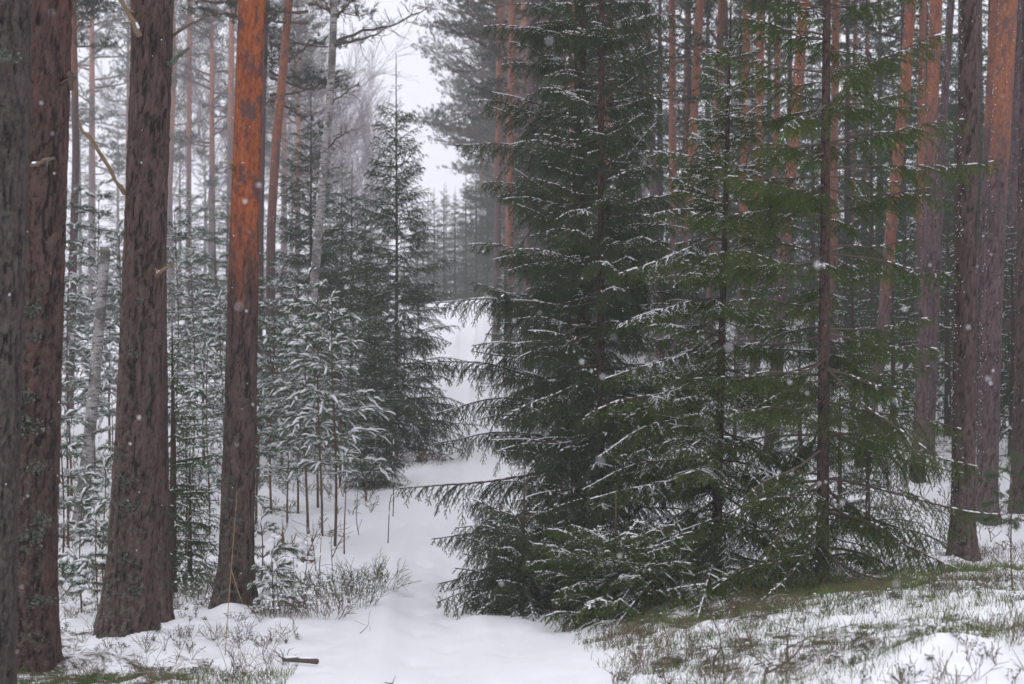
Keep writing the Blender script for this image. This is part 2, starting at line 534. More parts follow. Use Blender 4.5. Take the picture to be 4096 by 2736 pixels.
# ------------------------------------------------------------------ objects
def link(name, data, parent=None, loc=None, M=None):
    o = bpy.data.objects.new(name, data)
    COL.objects.link(o)
    if parent is not None:
        o.parent = parent
    if name in ('snow', 'stems', 'lichen'):
        o['kind'] = 'stuff'
    if M is not None:
        o.matrix_basis = Matrix(M)
    elif loc is not None:
        o.location = loc
    return o


def thing(name, label, cat, loc, group=None, rz=0.0):
    o = link(name, None)
    o.empty_display_size = 0.2
    o.location = loc; o.rotation_euler = (0, 0, rz)
    o['label'] = label; o['category'] = cat
    if group:
        o['group'] = group
    return o


def tag(o, label=None, cat=None, group=None, kind=None):
    if label: o['label'] = label
    if cat: o['category'] = cat
    if group: o['group'] = group
    if kind: o['kind'] = kind
    return o


# ------------------------------------------------------------------ ground
def axis_steps(a, b, f0, f1, fine, grow, mx):
    pts = list(np.arange(f0, f1, fine))
    s = fine; x = f1
    while x < b:
        pts.append(x); s = min(s * grow, mx); x += s
    pts.append(b)
    s = fine; x = f0
    lo = []
    while x > a:
        s = min(s * grow, mx); x -= s
        lo.append(max(x, a))
    return np.array(sorted(set(np.round(lo + pts, 5))))


def build_ground():
    xs = axis_steps(-210, 210, -4.2, 4.2, 0.07, 1.07, 12)
    xs = np.array(sorted(set(np.round(np.concatenate([xs, np.arange(-1.5, 0.4, 0.03)]), 3))))
    ys = axis_steps(-140, 230, 5.4, 15.0, 0.05, 1.04, 10)
    X, Y = np.meshgrid(xs, ys)
    Z = ground_z(X, Y)
    nx, ny = len(xs), len(ys)
    v = np.stack([X.ravel(), Y.ravel(), Z.ravel()], 1)
    i = np.arange(nx - 1); j = np.arange(ny - 1)
    a = (j[:, None] * nx + i[None]).ravel()
    t = np.concatenate([np.stack([a, a + 1, a + nx + 1], 1), np.stack([a, a + nx + 1, a + nx], 1)])
    g = Geo(); g.add(v, t)
    pd = path_dist(X, Y).ravel(); xr = X.ravel(); yr = Y.ravel()
    off = sstep(0.7, 1.4, pd)
    lit = off * (0.10 + 0.50 * sstep(0.45, 0.7, fbm(xr * 0.9, yr * 0.9, 41)))
    right = sstep(0.3, 1.0, xr) * sstep(8.2, 9.2, yr) * (1 - sstep(10.8, 11.8, yr))
    left = sstep(-0.9, -1.3, xr) * (1 - sstep(8.4, 9.2, yr))
    far = sstep(18, 30, yr) * 0.25
    under = np.zeros_like(lit)
    for px, d, rr in ((578, 13.6, 1.1), (600, 12.4, 0.9), (715, 11.6, 0.9), (822, 11.0, 0.7), (395, 27.5, 1.6), (311, 32, 1.6)):
        x0 = (px - 512) / FOC * d
        under = np.maximum(under, np.exp(-((xr - x0) ** 2 + (yr - d) ** 2) / rr ** 2))
    lit = np.clip(lit * (1 - 0.35 * far) + 0.12 * right * off + 0.15 * left + under * 0.5, 0, 1.2)
    o = link('snow_ground', g.mesh('snow_ground', [M_GROUND], {'litter': lit}))
    tag(o, 'snow covered forest floor with a white path dipping and climbing', kind='structure')
    return o


build_ground()


# ------------------------------------------------------------------ trunks
def trunk_geo(path, fine0, fine1, step, sides, plate, seed, flare=0.3, orange=None, lich=None, top_step=0.4, pw=0.034, ph=0.15):
    """path: rows (z, x, y, r) local to the base. Rings are fine between fine0 and fine1."""
    P = np.array(path, float)
    zs = list(np.arange(-0.3, fine0, top_step)) + list(np.arange(fine0, fine1, step)) + list(np.arange(fine1, P[-1, 0], top_step)) + [P[-1, 0]]
    zs = np.array(sorted(set(np.round(zs, 4))))
    # smooth centreline
    cx = np.interp(zs, P[:, 0], P[:, 1]); cyy = np.interp(zs, P[:, 0], P[:, 2]); r = np.interp(zs, P[:, 0], P[:, 3])
    ker = np.ones(9) / 9.0
    if len(zs) > 30:
        cx = np.convolve(np.pad(cx, 4, 'edge'), ker, 'valid'); cyy = np.convolve(np.pad(cyy, 4, 'edge'), ker, 'valid')
    th = np.arange(sides) * 2 * math.pi / sides
    n = len(zs)
    Z, T = np.meshgrid(zs, th, indexing='ij')
    R = np.repeat(r[:, None], sides, 1)
    rr = random.Random(seed)
    p1, p2 = rr.uniform(0, 6), rr.uniform(0, 6)
    R = R * (1 + flare * np.exp(-np.clip(Z, 0, None) / 0.16) * (1 + 0.4 * np.cos(4 * T + p1) + 0.3 * np.cos(7 * T + p2)))
    R = R * (1 + 0.02 * np.cos(2 * T + p1 + Z * 0.7) + 0.015 * np.cos(3 * T + p2 - Z * 1.1))
    og = np.zeros_like(R) if orange is None else sstep(orange[0], orange[1], Z + 0.5 * (fbm(T * 1.3 + seed, Z * 1.6, seed) - 0.5) * (orange[1] - orange[0]) * 2)
    fur = np.ones_like(R)
    cel = np.full_like(R, 0.4)
    if plate > 0:
        fine = (Z >= fine0 - 0.01) & (Z <= fine1 + 0.01)
        for i in range(n):
            if not fine[i, 0]:
                continue
            rw = r[i]
            for k in range(sides):
                a = T[i, k]
                q = Vector((math.cos(a) * rw / pw + seed * 3.1, math.sin(a) * rw / pw, zs[i] / ph))
                q += 0.35 * noise.noise_vector(q * 0.9) + 0.25 * noise.noise_vector(q * 2.6)
                ds, pc = noise.voronoi(q)
                cel[i, k] = (math.sin(pc[0].x * 91.7 + pc[0].y * 37.1 + pc[0].z * 53.3) * 4375.5) % 1.0
                f = min(1.0, (ds[1] - ds[0]) / 0.16)
                q2 = Vector((q.x * 0.62, q.y * 0.62, q.z * 0.40 + 7.0))
                e = min(1.0, abs(noise.noise(q2) + 0.45 * noise.noise(q2 * 2.3)) / 0.16)
                fur[i, k] = min(e * e * (3 - 2 * e), 0.42 + 0.58 * f * f * (3 - 2 * f))
        nz = fbm(T * 5 + seed * 3, Z * 22, seed + 5) - 0.5
        amp = plate * (1 - 0.72 * og)
        R = R + amp * (fur - 0.75) + amp * 0.7 * nz
        fur = fur * (1 - og) + og * np.clip(fur * 0.4 + 0.68, 0, 1)
    lc = np.zeros_like(R) if lich is None else np.clip(1 - Z / lich, 0, 1) * (0.55 + 0.45 * np.cos(T - 3.6))
    v = np.stack([cx[:, None] + R * np.cos(T), cyy[:, None] + R * np.sin(T), Z], 2).reshape(-1, 3)
    i = np.arange(sides); j = (i + 1) % sides
    o = (np.arange(n - 1) * sides)[:, None]
    t = np.concatenate([np.stack([o + i, o + j, o + j + sides], 2).reshape(-1, 3), np.stack([o + i, o + j + sides, o + i + sides], 2).reshape(-1, 3)])
    v = np.vstack([v, [cx[-1], cyy[-1], zs[-1] + r[-1]]])
    t = np.vstack([t, np.stack([(n - 1) * sides + i, (n - 1) * sides + j, np.full(sides, n * sides)], 1)])
    g = Geo(); g.add(v, t)
    ex = lambda a, e: np.append(a.ravel(), e)
    return g, {'furrow': ex(fur, 1), 'cell': ex(cel, 0.4), 'orange': ex(og, 1 if orange else 0), 'lichen': ex(lc, 0)}


def px_path(pts, d, base):
    """pixel centre line [(px, py, width_px)...] from base upward at depth d -> rows (z, x, y, r) local to base, extended above the frame."""
    rows = []
    for px, py, w in pts:
        p = at(px, py, d) - base
        rows.append([p[2], p[0], 0.0, w / 2 / FOC * d])
    rows.sort()
    rows[0][0] = min(rows[0][0], 0.0)
    return rows


def extend(rows, Ht, r_top):
    (z1, x1, y1, r1), (z0, x0, y0, r0) = rows[-1], rows[max(0, len(rows) - 3)]
    sl = (x1 - x0) / max(z1 - z0, 0.1)
    zm = (z1 + Ht) / 2
    rows = rows + [[zm, x1 + sl * (zm - z1) * 0.7, y1, (r1 + r_top) / 2], [Ht, x1 + sl * (Ht - z1) * 0.5, y1, r_top]]
    return rows


# pine crown shared by every tall pine
def pine_crown(seed, Hc=8.0, R=2.3, limbs=36, dens=1.0):
    """crown hangs from local z=0 (tree top at +Hc*0)."""
    rng = np.random.default_rng(seed)
    g = Geo(); sn = Geo()
    P0 = []; P1 = []; R0 = []; R1 = []
    tc = []; td = []
    for i in range(limbs):
        u = (i + rng.random()) / limbs
        z = -Hc * u ** 1.15 - 0.15
        ln = R * (0.30 + 0.75 * math.sin(math.pi * min(1, u * 0.75 + 0.12))) * rng.uniform(0.65, 1.2)
        az = rng.uniform(0, 2 * math.pi)
        el = 0.75 - 0.95 * u + rng.normal(0, 0.12)
        p = np.array([0, 0, z]); d = np.array([math.cos(az) * math.cos(el), math.sin(az) * math.cos(el), math.sin(el)])
        nst = 6; r = 0.012 + 0.016 * ln
        for s in range(nst):
            q = p + d * ln / nst
            P0.append(p); P1.append(q); R0.append(r * (1 - s / nst) + 0.006); R1.append(r * (1 - (s + 1) / nst) + 0.006)
            if s >= 1:
                for b in range(int(rng.integers(2, 4))):
                    bd = d + rng.normal(0, 0.75, 3); bd[2] = abs(bd[2]) * 0.45 + 0.05; bd /= np.linalg.norm(bd)
                    bl = ln * rng.uniform(0.18, 0.36) * (1.15 - s / nst * 0.5)
                    e = q + bd * bl
                    P0.append(q); P1.append(e); R0.append(0.010); R1.append(0.005)
                    for c in range(int(5 * dens)):
                        tt = rng.uniform(0.35, 1.05)
                        tc.append(q + bd * bl * tt + rng.normal(0, 0.11, 3) * np.array([1, 1, 0.5]))
                        dd = bd + rng.normal(0, 0.5, 3); dd[2] += 0.5; td.append(dd / np.linalg.norm(dd))
            p = q; d = d + rng.normal(0, 0.13, 3); d[2] += 0.05; d /= np.linalg.norm(d)
    segs(g, P0, P1, np.array(R0), np.array(R1), 3, 0)
    tc = np.array(tc); td = np.array(td)
    needles(g, tc - td * 0.06, tc + td * 0.07, 130, 0.105, 0.013, 0.8, 1, rng)
    return g


CROWNS = []
for s in range(4):
    cg = pine_crown(100 + s, 8.5 + s * 0.7, 2.2 + 0.25 * s, 40, 1.0)
    CROWNS.append(cg.mesh('pine_crown', [M_RED, M_PINE_F]))


def dead_stub(parent, base, pts, r, m=M_DEAD, snow=True, label=None):
    """pts in world; a dead limb with knobs, child of the tree."""
    P = np.array(pts) - np.array(base)
    n = 9
    tt = np.linspace(0, len(P) - 1, n)
    Q = np.stack([np.interp(tt, np.arange(len(P)), P[:, k]) for k in range(3)], 1)
    Q[1:-1] += RNG.normal(0, r * 0.35, (n - 2, 3))
    g = Geo()
    tube(g, Q, r * np.linspace(1.2, 0.55, n) * RNG.uniform(0.85, 1.2, n), 7)
    for k in (2, 4, 6):
        s = Q[k]; e = s + RNG.normal(0, 1, 3) * r * 2.2
        segs(g, [s], [e], r * 0.55, r * 0.3, 5)
    o = link('dead_branch', g.mesh('dead_branch', [m]), parent)
    if snow:
        sg = Geo()
        a = Q[:2].mean(0) + np.array([0, -r * 0.3, r * 0.9]); b = Q[2] + np.array([0, -r * 0.3, r * 0.9])
        lumps(sg, [a], [b], r * 1.1, 7)
        link('snow', sg.mesh('branch_snow', [M_SNOW]), o)
    return o


def lichen_tuft(parent, c, s, seed):
    rng = np.random.default_rng(seed)
    g = Geo()
    N = 90
    p = rng.normal(0, 1, (N, 3)) * np.array([s, s * 0.22, s * 0.6])
    d = rng.normal(0, 1, (N, 3)); d[:, 1] -= 1.2; d /= np.linalg.norm(d, axis=1, keepdims=True)
    e = rng.normal(0, 1, (N, 3)); e = np.cross(d, e); e /= np.linalg.norm(e, axis=1, keepdims=True)
    w = s * rng.uniform(0.15, 0.4, N)[:, None]
    v = np.stack([p - e * w, p + e * w, p + d * w * 1.8], 1) + np.array(c)
    g.add(v, np.arange(N * 3).reshape(-1, 3))
    return link('lichen', g.mesh('lichen', [M_LICHEN], smooth=False), parent)


def trunk_specks(parent, rows, z0, z1, n, az0, spread, seed, size=0.008):
    """snow grains caught in the bark on the windward side."""
    rng = np.random.default_rng(seed)
    P = np.array(rows)
    z = rng.uniform(z0, z1, n); a = az0 + rng.normal(0, spread, n)
    r = np.interp(z, P[:, 0], P[:, 3]) + 0.001
    c = np.stack([np.interp(z, P[:, 0], P[:, 1]) + r * np.cos(a), np.interp(z, P[:, 0], P[:, 2]) + r * np.sin(a), z], 1)
    L = size * rng.uniform(0.5, 2.2, n)[:, None]
    d = np.stack([-np.sin(a), np.cos(a), rng.uniform(0.3, 2.0, n)], 1); d /= np.linalg.norm(d, axis=1, keepdims=True)
    g = Geo(); lumps(g, c - d * L, c + d * L, size * rng.uniform(0.4, 0.9, n), 5, rng=rng)
    o = link('snow', g.mesh('trunk_snow', [M_SNOW]), parent)
    o['kind'] = 'stuff'
    return o


def pine(px_pts, d, label, Ht=15.0, mat=None, sides=64, step=0.02, plate=0.008, seed=1, orange=None, lich=None, crown=0, group=None, specks=0, base_py=None,
         flare=0.12, cdrop=0.4):
    """near or middle pine from its trunk's centre line."""
    bx, by, _ = px_pts[0]
    b = at(bx, by, d)
    b[2] = gz(b[0], b[1])
    t = thing('pine_tree', label, 'pine tree', b, group)
    rows = px_path(px_pts, d, b)
    rows[0][0] = 0.0
    ztop = (342 + 15) / FOC * d - b[2] + 0.3
    rows = extend(rows, Ht, 0.05)
    og = None
    if orange:
        og = [(342 - o) / FOC * d - b[2] for o in orange]
    g, at_ = trunk_geo(rows, -0.1, min(ztop, Ht), step, sides, plate, seed, flare, og, lich)
    link('trunk', g.mesh('pine_trunk', [mat or M_BARK], at_), t)
    z, x, y, r = rows[-1]
    c = link('crown', CROWNS[crown % 4], t, (x, y, z + cdrop))
    c.rotation_euler = (0, 0, seed * 1.7)
    if specks:
        trunk_specks(t, rows, 0.1, ztop, specks, math.pi + 0.25, 0.35, seed + 77, 0.0055)
    return t, b


# front-left pines ----------------------------------------------------------------
tA, bA = pine([(-22, 706, 70), (-14, 520, 62), (-6, 300, 58), (2, 0, 54)], 7.4, 'broad dark pine trunk cut off by the left edge, lichen on its bark', 20, sides=96, step=0.016,
              seed=11, orange=(-200, -460), lich=6.0, crown=0, plate=0.016, mat=M_BARK_D)
tB, bB = pine([(27, 664, 62), (30, 560, 53), (36, 330, 51), (45, 0, 50)], 8.8, 'thick reddish brown pine just right of the cropped trunk at the left edge', 20.5, sides=96, step=0.017,
              seed=12, orange=(120, -420), lich=4.0, crown=1, plate=0.016, mat=M_BARK_R)
tC, bC = pine([(127, 643, 58), (131, 560, 47), (139, 420, 44), (146, 220, 41), (153, 0, 39)], 10.0, 'tall purplish brown pine leaning right with broken stubs and a long dead limb', 20, sides=96, step=0.018,
              seed=13, orange=(-60, -420), lich=3.2, crown=2, plate=0.016)
tD, bD = pine([(153, 627, 38), (152, 560, 35), (150, 330, 34), (147, 0, 33)], 11.0, 'slimmer brown pine standing half hidden directly behind the leaning stubby pine', 20, sides=80, step=0.02,
              seed=14, orange=(-60, -420), lich=2.0, crown=3, plate=0.009, specks=60)
tE, bE = pine([(234, 620, 42), (236, 560, 34), (240, 420, 31), (245, 220, 29), (252, 0, 27)], 11.6, 'large front pine with glowing orange upper bark, right of the leaning stubby pine', 20.5, sides=80, step=0.02,
              seed=15, orange=(330, 190), lich=2.2, crown=0, plate=0.013)

dead_stub(tC, bC, [at(125, 194, 9.9), at(112, 172, 9.8), at(93, 142, 9.7), at(79, 123, 9.6)], 0.016)
dead_stub(tC, bC, [at(140, 36, 9.85), at(131, 20, 9.8), at(119, -2, 9.7), at(112, -14, 9.6)], 0.018)
dead_stub(tC, bC, [at(171, 37, 10.0), at(185, 27, 9.9), at(199, 20, 9.9), at(209, 13, 9.9)], 0.010, snow=False)
dead_stub(tC, bC, [at(168, 64, 9.95), at(175, 60, 9.9), at(182, 53, 9.8), at(189, 48, 9.75)], 0.016, M_LICHEN, snow=False)
dead_stub(tC, bC, [at(157, 276, 9.85), at(162, 271, 9.75), at(168, 267, 9.7), at(175, 262, 9.65)], 0.013)
dead_stub(tB, bB, [at(31, 166, 8.66), at(38, 163, 8.55), at(46, 159, 8.5), at(54, 158, 8.45)], 0.012)
dead_stub(tB, bB, [at(12, 292, 8.66), at(15, 296, 8.55), at(17, 297, 8.5)], 0.015)
dead_stub(tB, bB, [at(69, 74, 8.75), at(71, 78, 8.7), at(71, 90, 8.7)], 0.02, M_TWIG, snow=False)
dead_stub(tE, bE, [at(265, 14, 11.6), at(270, 13, 11.5), at(275, 12, 11.4)], 0.010, snow=False)
dead_stub(tE, bE, [at(234, 170, 11.55), at(232, 167, 11.5), at(231, 164, 11.45)], 0.012, snow=False)
dead_stub(tE, bE, [at(263, 105, 11.6), at(270, 101, 11.6), at(277, 97, 11.6)], 0.007, M_TWIG, snow=False)
for k, (px, py, s) in enumerate([(30, 310, 0.035), (33, 336, 0.025), (30, 425, 0.045), (36, 468, 0.03), (24, 398, 0.035), (40, 520, 0.035), (33, 535, 0.04), (45, 600, 0.035), (30, 640, 0.04), (6, 55, 0.03)]):
    d0 = 8.63 if px > 14 else 7.2
    T, B = (tB, bB) if px > 14 else (tA, bA)
    lichen_tuft(T, at(px, py, d0) - B, s, k)
for k, (px, py, s) in enumerate([(133, 354, 0.022), (124, 480, 0.03), (128, 505, 0.035), (122, 560, 0.03), (134, 590, 0.035), (140, 300, 0.018), (118, 455, 0.02)]):
    lichen_tuft(tC, at(px, py, 9.84 - 0.02 * (py > 520)) - bC, s, 40 + k)
for k, (px, py, s) in enumerate([(229, 480, 0.025), (228, 500, 0.025), (238, 520, 0.02), (244, 400, 0.018)]):
    lichen_tuft(tE, at(px, py, 11.46) - bE, s, 60 + k)

# right-hand pines ----------------------------------------------------------------
RP = [
    ([(962, 562, 26), (963, 500, 23), (965, 330, 22), (967, 180, 21.5), (971, 0, 21)], 13.0, 'dark grey brown pine flecked with snow, just left of the stout orange pine', (-200, -500), 1.6, M_BARK, 150),
    ([(985, 529, 23), (987, 470, 21), (991, 330, 20.5), (996, 220, 20), (1008, 0, 19)], 16.5, 'stout pine with orange upper bark beside the dark trunk near the right edge', (190, 90), 1.6, M_BARK_P, 160),
    ([(917, 508, 15), (920, 420, 13), (925, 311, 12.5), (930, 170, 12.2), (936, 0, 12)], 20, 'straight pine, orange above and purple below, left of the two touching slim pines', (210, 70), 1.5, M_BARK_P, 120),
    ([(929, 508, 10), (931, 425, 8.6), (936, 290, 8), (943, 129, 7.6), (951, 0, 7.2)], 22, 'slim pale purple pine crossing in front of the straight orange pine on the right', (-100, -300), 1.0, M_BARK_P, 110),
    ([(862, 470, 14), (866, 425, 13), (876, 383, 12.5), (883, 325, 12), (890, 240, 11.5), (896, 172, 11.2), (905, 92, 11), (911, 0, 10.5)], 21, 'curving orange pine leaning right behind the bare lower spruce branches', (330, 200), 1.0, M_BARK_P, 120),
    ([(975, 470, 11), (980, 330, 10), (987, 158, 9), (995, 0, 8.5)], 25, 'thin reddish pine seen in the gap left of the stout orange pine', (200, 60), 1.0, M_BARK_P, 40),
    ([(1008, 450, 10), (1010, 300, 9), (1014, 172, 8.5), (1021, 0, 8)], 28, 'thin grey purple pine behind the stout orange pine at the right edge', (-100, -300), 1.0, M_BARK_P, 30),
    ([(1019, 512, 20), (1022, 400, 17), (1026, 200, 16), (1030, 0, 15)], 18, 'dark trunk partly cut off by the right edge of the picture', (-200, -500), 1.4, M_BARK, 50),
    ([(770, 490, 15), (776, 380, 13.5), (783, 260, 12.5), (795, 130, 11), (804, 0, 10)], 22, 'pinkish orange pine slanting up right behind the tall thin front spruce', (300, 160), 1.0, M_BARK_P, 40),
]
for k, (pts, d, lab, org, lic, mt, sp) in enumerate(RP):
    pine(pts, d, lab, 18.5 + d * 0.05, mt, 44 if d < 18 else 28, 0.03 if d < 18 else 0.05, 0.006 if d < 18 else 0.004, 31 + k, org, lic, k, specks=sp, flare=0.25)

BP = [(646, 653, 172, 8, 36, 'purple pink'), (672, 673, 160, 7.5, 38, 'pinkish brown'), (700, 691, 172, 8.5, 33, 'pale orange'), (722, 715, 180, 8, 34, 'pale pinkish'),
      (747, 744, 170, 8.5, 33, 'orange brown'), (761, 758, 170, 9, 31, 'bright orange'), (778, 776, 170, 6.5, 42, 'dull orange'), (836, 834, 180, 8, 35, 'faded pink'),
      (856, 853, 180, 5, 48, 'thin pale brown'), (868, 866, 120, 5, 50, 'thin faded red'), (923, 921, 140, 7.5, 32, 'rusty orange'),
      (688, 684, 200, 6, 46, 'thin grey pink'), (612, 603, 190, 9, 30, 'orange flaked'), (574, 572, 260, 11, 26, 'bright orange'), (512, 510, 190, 8, 48, 'hazy brown'), (531, 529, 190, 8.5, 44, 'hazy purple brown')]
for k, (xt, xm, ym, w, d, word) in enumerate(sorted(BP)):
    sl = (xt - xm) / ym
    by = 342 - (-0.8) / d * FOC
    pts = [(xm - sl * (by - ym), by, w * 1.25), (xm - sl * 120, ym + 120, w * 1.08), (xm, ym, w), (xt, 0, w * 0.92)]
    nth = ['first', 'second', 'third', 'fourth', 'fifth', 'sixth', 'seventh', 'eighth', 'ninth', 'tenth', 'eleventh', 'twelfth', 'thirteenth', 'fourteenth', 'fifteenth', 'sixteenth'][k]
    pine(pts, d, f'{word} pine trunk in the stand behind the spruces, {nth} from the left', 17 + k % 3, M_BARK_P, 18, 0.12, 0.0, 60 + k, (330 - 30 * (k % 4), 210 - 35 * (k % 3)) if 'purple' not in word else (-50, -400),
         None, k, 'pine stand behind the spruces', 25 if d < 40 else 0, flare=0.2)

# left middle pines
LP = [([(69, 430, 9), (76, 158, 7), (75, 100, 6.8), (73, 0, 6.5)], 36, 'hazy reddish pine between the two thickest front trunks', (140, 20)),
      ([(270, 440, 10), (271, 230, 9), (276, 143, 8.7), (283, 72, 8.4), (289, 0, 8)], 29, 'slim pine with orange top right of the glowing orange trunk', (260, 130)),
      ([(258, 430, 8), (260, 250, 6.5), (263, 100, 6), (266, 0, 6)], 33, 'thin dark pine almost touching the right side of the glowing orange trunk', (-50, -300)),
      ([(228, 420, 7), (230, 170, 6), (232, 0, 5.5)], 72, 'faint reddish pine just left of the glowing orange trunk', (180, 60)),
      ([(188, 420, 6), (189, 120, 5), (190, 0, 5)], 85, 'pale red pine fading in the haze right of the leaning stubby pine', (200, 80)),
      ([(496, 400, 8), (498, 200, 7), (500, 0, 6.5)], 52, 'hazy pine at the head of the path beside the drooping spruce', (220, 100)),
      ]
for k, (pts, d, lab, org) in enumerate(LP):
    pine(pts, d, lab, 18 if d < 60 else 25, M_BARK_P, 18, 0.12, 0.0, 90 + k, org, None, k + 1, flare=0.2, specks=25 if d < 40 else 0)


# ------------------------------------------------------------------ spruce boughs
def spruce_bough(L, hang, seed, lod=0, snow=1.0):
    """a bough along +X with up +Z: wood, needle-clad side shoots, snow lying along it. Returns (wood+needles, snow)."""
    rng = np.random.default_rng(seed)
    g = Geo(); sg = Geo()
    n = 12
    s = np.linspace(0, 1, n)
    arch = rng.uniform(-0.055, 0.075)
    A = np.stack([s * L, 0.05 * L * np.sin(s * 2.6 + rng.uniform(0, 3)) * s, L * (arch * np.sin(math.pi * s) + rng.uniform(-0.03, 0.03) * np.sin(2 * math.pi * s) + 0.012 * np.sin(9 * s + rng.uniform(0, 3)))], 1)
    ra = (0.0040 + 0.0055 * L) * (1 - s * 0.8) + 0.0012
    tube(g, A, ra, 5 if lod == 0 else 3, 0, cap=False)
    N0 = []; N1 = []; W0 = []; W1 = []; WR = []; S0 = []; S1 = []; SR = []; F0 = []; F1 = []; Y0 = []; Y1 = []
    T = np.gradient(A, axis=0); T /= np.linalg.norm(T, axis=1, keepdims=True)

    def shoot(p, d, l, steps, hg, wr, snow_p, sr, bare=0.0, wood=True):
        d = d / np.linalg.norm(d)
        pts = [p]
        loaded = rng.random() < snow_p * snow
        for k in range(steps):
            q = p + d * l / steps
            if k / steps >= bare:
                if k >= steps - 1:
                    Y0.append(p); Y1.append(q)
                else:
                    N0.append(p); N1.append(q)
            if wood:
                W0.append(p); W1.append(q); WR.append(wr * (1 - 0.5 * k / steps))
            if loaded and d[2] > -0.55:
                F0.append(p); F1.append(q)
                if d[2] > -0.30 and rng.random() < 0.8:
                    S0.append(p); S1.append(p + (q - p) * 1.2); SR.append(sr * rng.uniform(0.6, 1.3))
            p = q; pts.append(p)
            d = d + np.array([0, 0, -hg]) + rng.normal(0, 0.07, 3); d /= np.linalg.norm(d)
        return pts

    st = 0.052 if lod == 0 else (0.075 if lod == 1 else 0.12)
    x = 0.16 * L
    # stretches where the snow has slid off and stretches that are loaded
    ld = rng.uniform(0, 6.28)
    while x < L * 0.985:
        u = x / L
        p = np.array([np.interp(u, s, A[:, k]) for k in range(3)]); t = np.array([np.interp(u, s, T[:, k]) for k in range(3)])
        load = 0.35 + 0.65 * (math.sin(u * 5 + ld) > -0.3)
        for side in (1, -1):
            if rng.random() < 0.10 + 0.35 * (u < 0.35):
                continue
            l2 = (0.06 + (0.34 + 0.12 * hang) * L ** 0.75 * min(1.0, 0.45 + 1.8 * u) * (1 - u) ** 0.85) * rng.uniform(0.5, 1.25)
            an = rng.uniform(0.65, 1.15)
            d = t * math.cos(an) + np.array([0, side, 0]) * math.sin(an) + np.array([0, 0, rng.uniform(-0.25, 0.15) - hang * rng.uniform(0.1, 0.55)])
            stp = 4 if lod == 0 else 3
            hg = hang * rng.uniform(0.2, 0.6)
            pts = shoot(p, d, l2, stp, hg, 0.0020 + 0.004 * l2, 0.85 * load, 0.0052)
            if lod < 2:
                y = 0.03 if lod == 0 else 0.05; k2 = 0
                PT = np.array(pts)
                while y < l2 * 0.95:
                    v = y / l2 * stp; kk = min(int(v), stp - 1); f = v - kk
                    q = PT[kk] * (1 - f) + PT[kk + 1] * f
                    dd = PT[kk + 1] - PT[kk]; dd /= np.linalg.norm(dd)
                    lat = np.cross(dd, [0, 0, 1.0]); lat /= np.linalg.norm(lat) + 1e-9
                    k2 += 1
                    l3 = min((0.035 + 0.36 * (l2 - y)) * rng.uniform(0.6, 1.15), 0.17)
                    shoot(q, dd * 0.7 + lat * (0.7 if k2 % 2 else -0.7) + np.array([0, 0, -hang * 0.25 - 0.04]), l3, 2, hang * 0.45, 0.0015, 0.45 * load, 0.0042, wood=lod == 0)
                    y += (0.030 if lod == 0 else 0.07) * rng.uniform(0.75, 1.3)
        x += st * rng.uniform(0.7, 1.35)
    for k in range(3, n - 1):
        N0.append(A[k]); N1.append(A[k + 1])
        for q in range(3):
            if rng.random() < 0.62 * min(1, snow + 0.1):
                a = A[k] + (A[k + 1] - A[k]) * q / 3; b = A[k] + (A[k + 1] - A[k]) * (q + 1.15) / 3
                S0.append(a); S1.append(b); SR.append(0.0062 * rng.uniform(0.6, 1.35))
                F0.append(a); F1.append(b)
    N0 = np.array(N0); N1 = np.array(N1)
    segs(g, W0, W1, np.array(WR), np.array(WR) * 0.7, 3, 0)
    if lod == 0:
        needles(g, N0, N1, 400, 0.0185, 0.0034, 0.70, 1, rng)
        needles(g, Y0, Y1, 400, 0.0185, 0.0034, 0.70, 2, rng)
    elif lod == 1:
        needles(g, N0, N1, 85, 0.028, 0.0125, 0.72, 1, rng)
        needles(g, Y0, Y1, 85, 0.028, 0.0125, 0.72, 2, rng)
    else:
        needles(g, N0, N1, 110, 0.050, 0.015, 0.85, 1, rng)
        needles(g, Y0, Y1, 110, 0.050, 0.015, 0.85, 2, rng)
    if S0:
        S0 = np.array(S0); S1 = np.array(S1); SR = np.array(SR) * (1.0 if lod == 0 else (1.3 if lod == 1 else 2.2))
        up = np.stack([0 * SR, 0 * SR, SR * 0.7 + 0.003], 1)
        lumps(sg, S0 + up, S1 + up, SR, 5 if lod == 0 else 4, 0.7, 0, rng)
        if lod == 0:
            needles(sg, F0, F1, 190, 0.0125, 0.0050, 0.95, 0, rng, 0.25, True)
        elif lod == 1:
            needles(sg, F0, F1, 35, 0.018, 0.012, 0.95, 0, rng, 0.25, True)
    return g, sg


def bough_set(hang, needle, lod, seed, snow=1.0, lens=(0.35, 0.62, 0.95, 1.35), per=4):
    out = []
    for i, L in enumerate(lens):
        row = []
        for k in range(per):
            g, s = spruce_bough(L, hang * (0.85 + 0.15 * k), seed + i * 10 + k, lod, snow)
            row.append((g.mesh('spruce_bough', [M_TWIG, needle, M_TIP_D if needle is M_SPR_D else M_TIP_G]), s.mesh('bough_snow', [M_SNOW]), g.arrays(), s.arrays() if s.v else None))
        out.append((L, row))
    return out


BS_HANG = bough_set(1.15, M_SPR_D, 0, 500, 0.75)
BS_FLAT = bough_set(0.60, M_SPR_G, 0, 600, 1.1)
BS_GREEN = bough_set(0.80, M_SPR_G, 0, 700, 0.30)


def bough_M(p, az, el, scale, roll=0.0):
    return Matrix.Translation(Vector(p)) @ Matrix.Rotation(az, 4, 'Z') @ Matrix.Rotation(-el, 4, 'Y') @ Matrix.Rotation(roll, 4, 'X') @ Matrix.Scale(scale, 4)


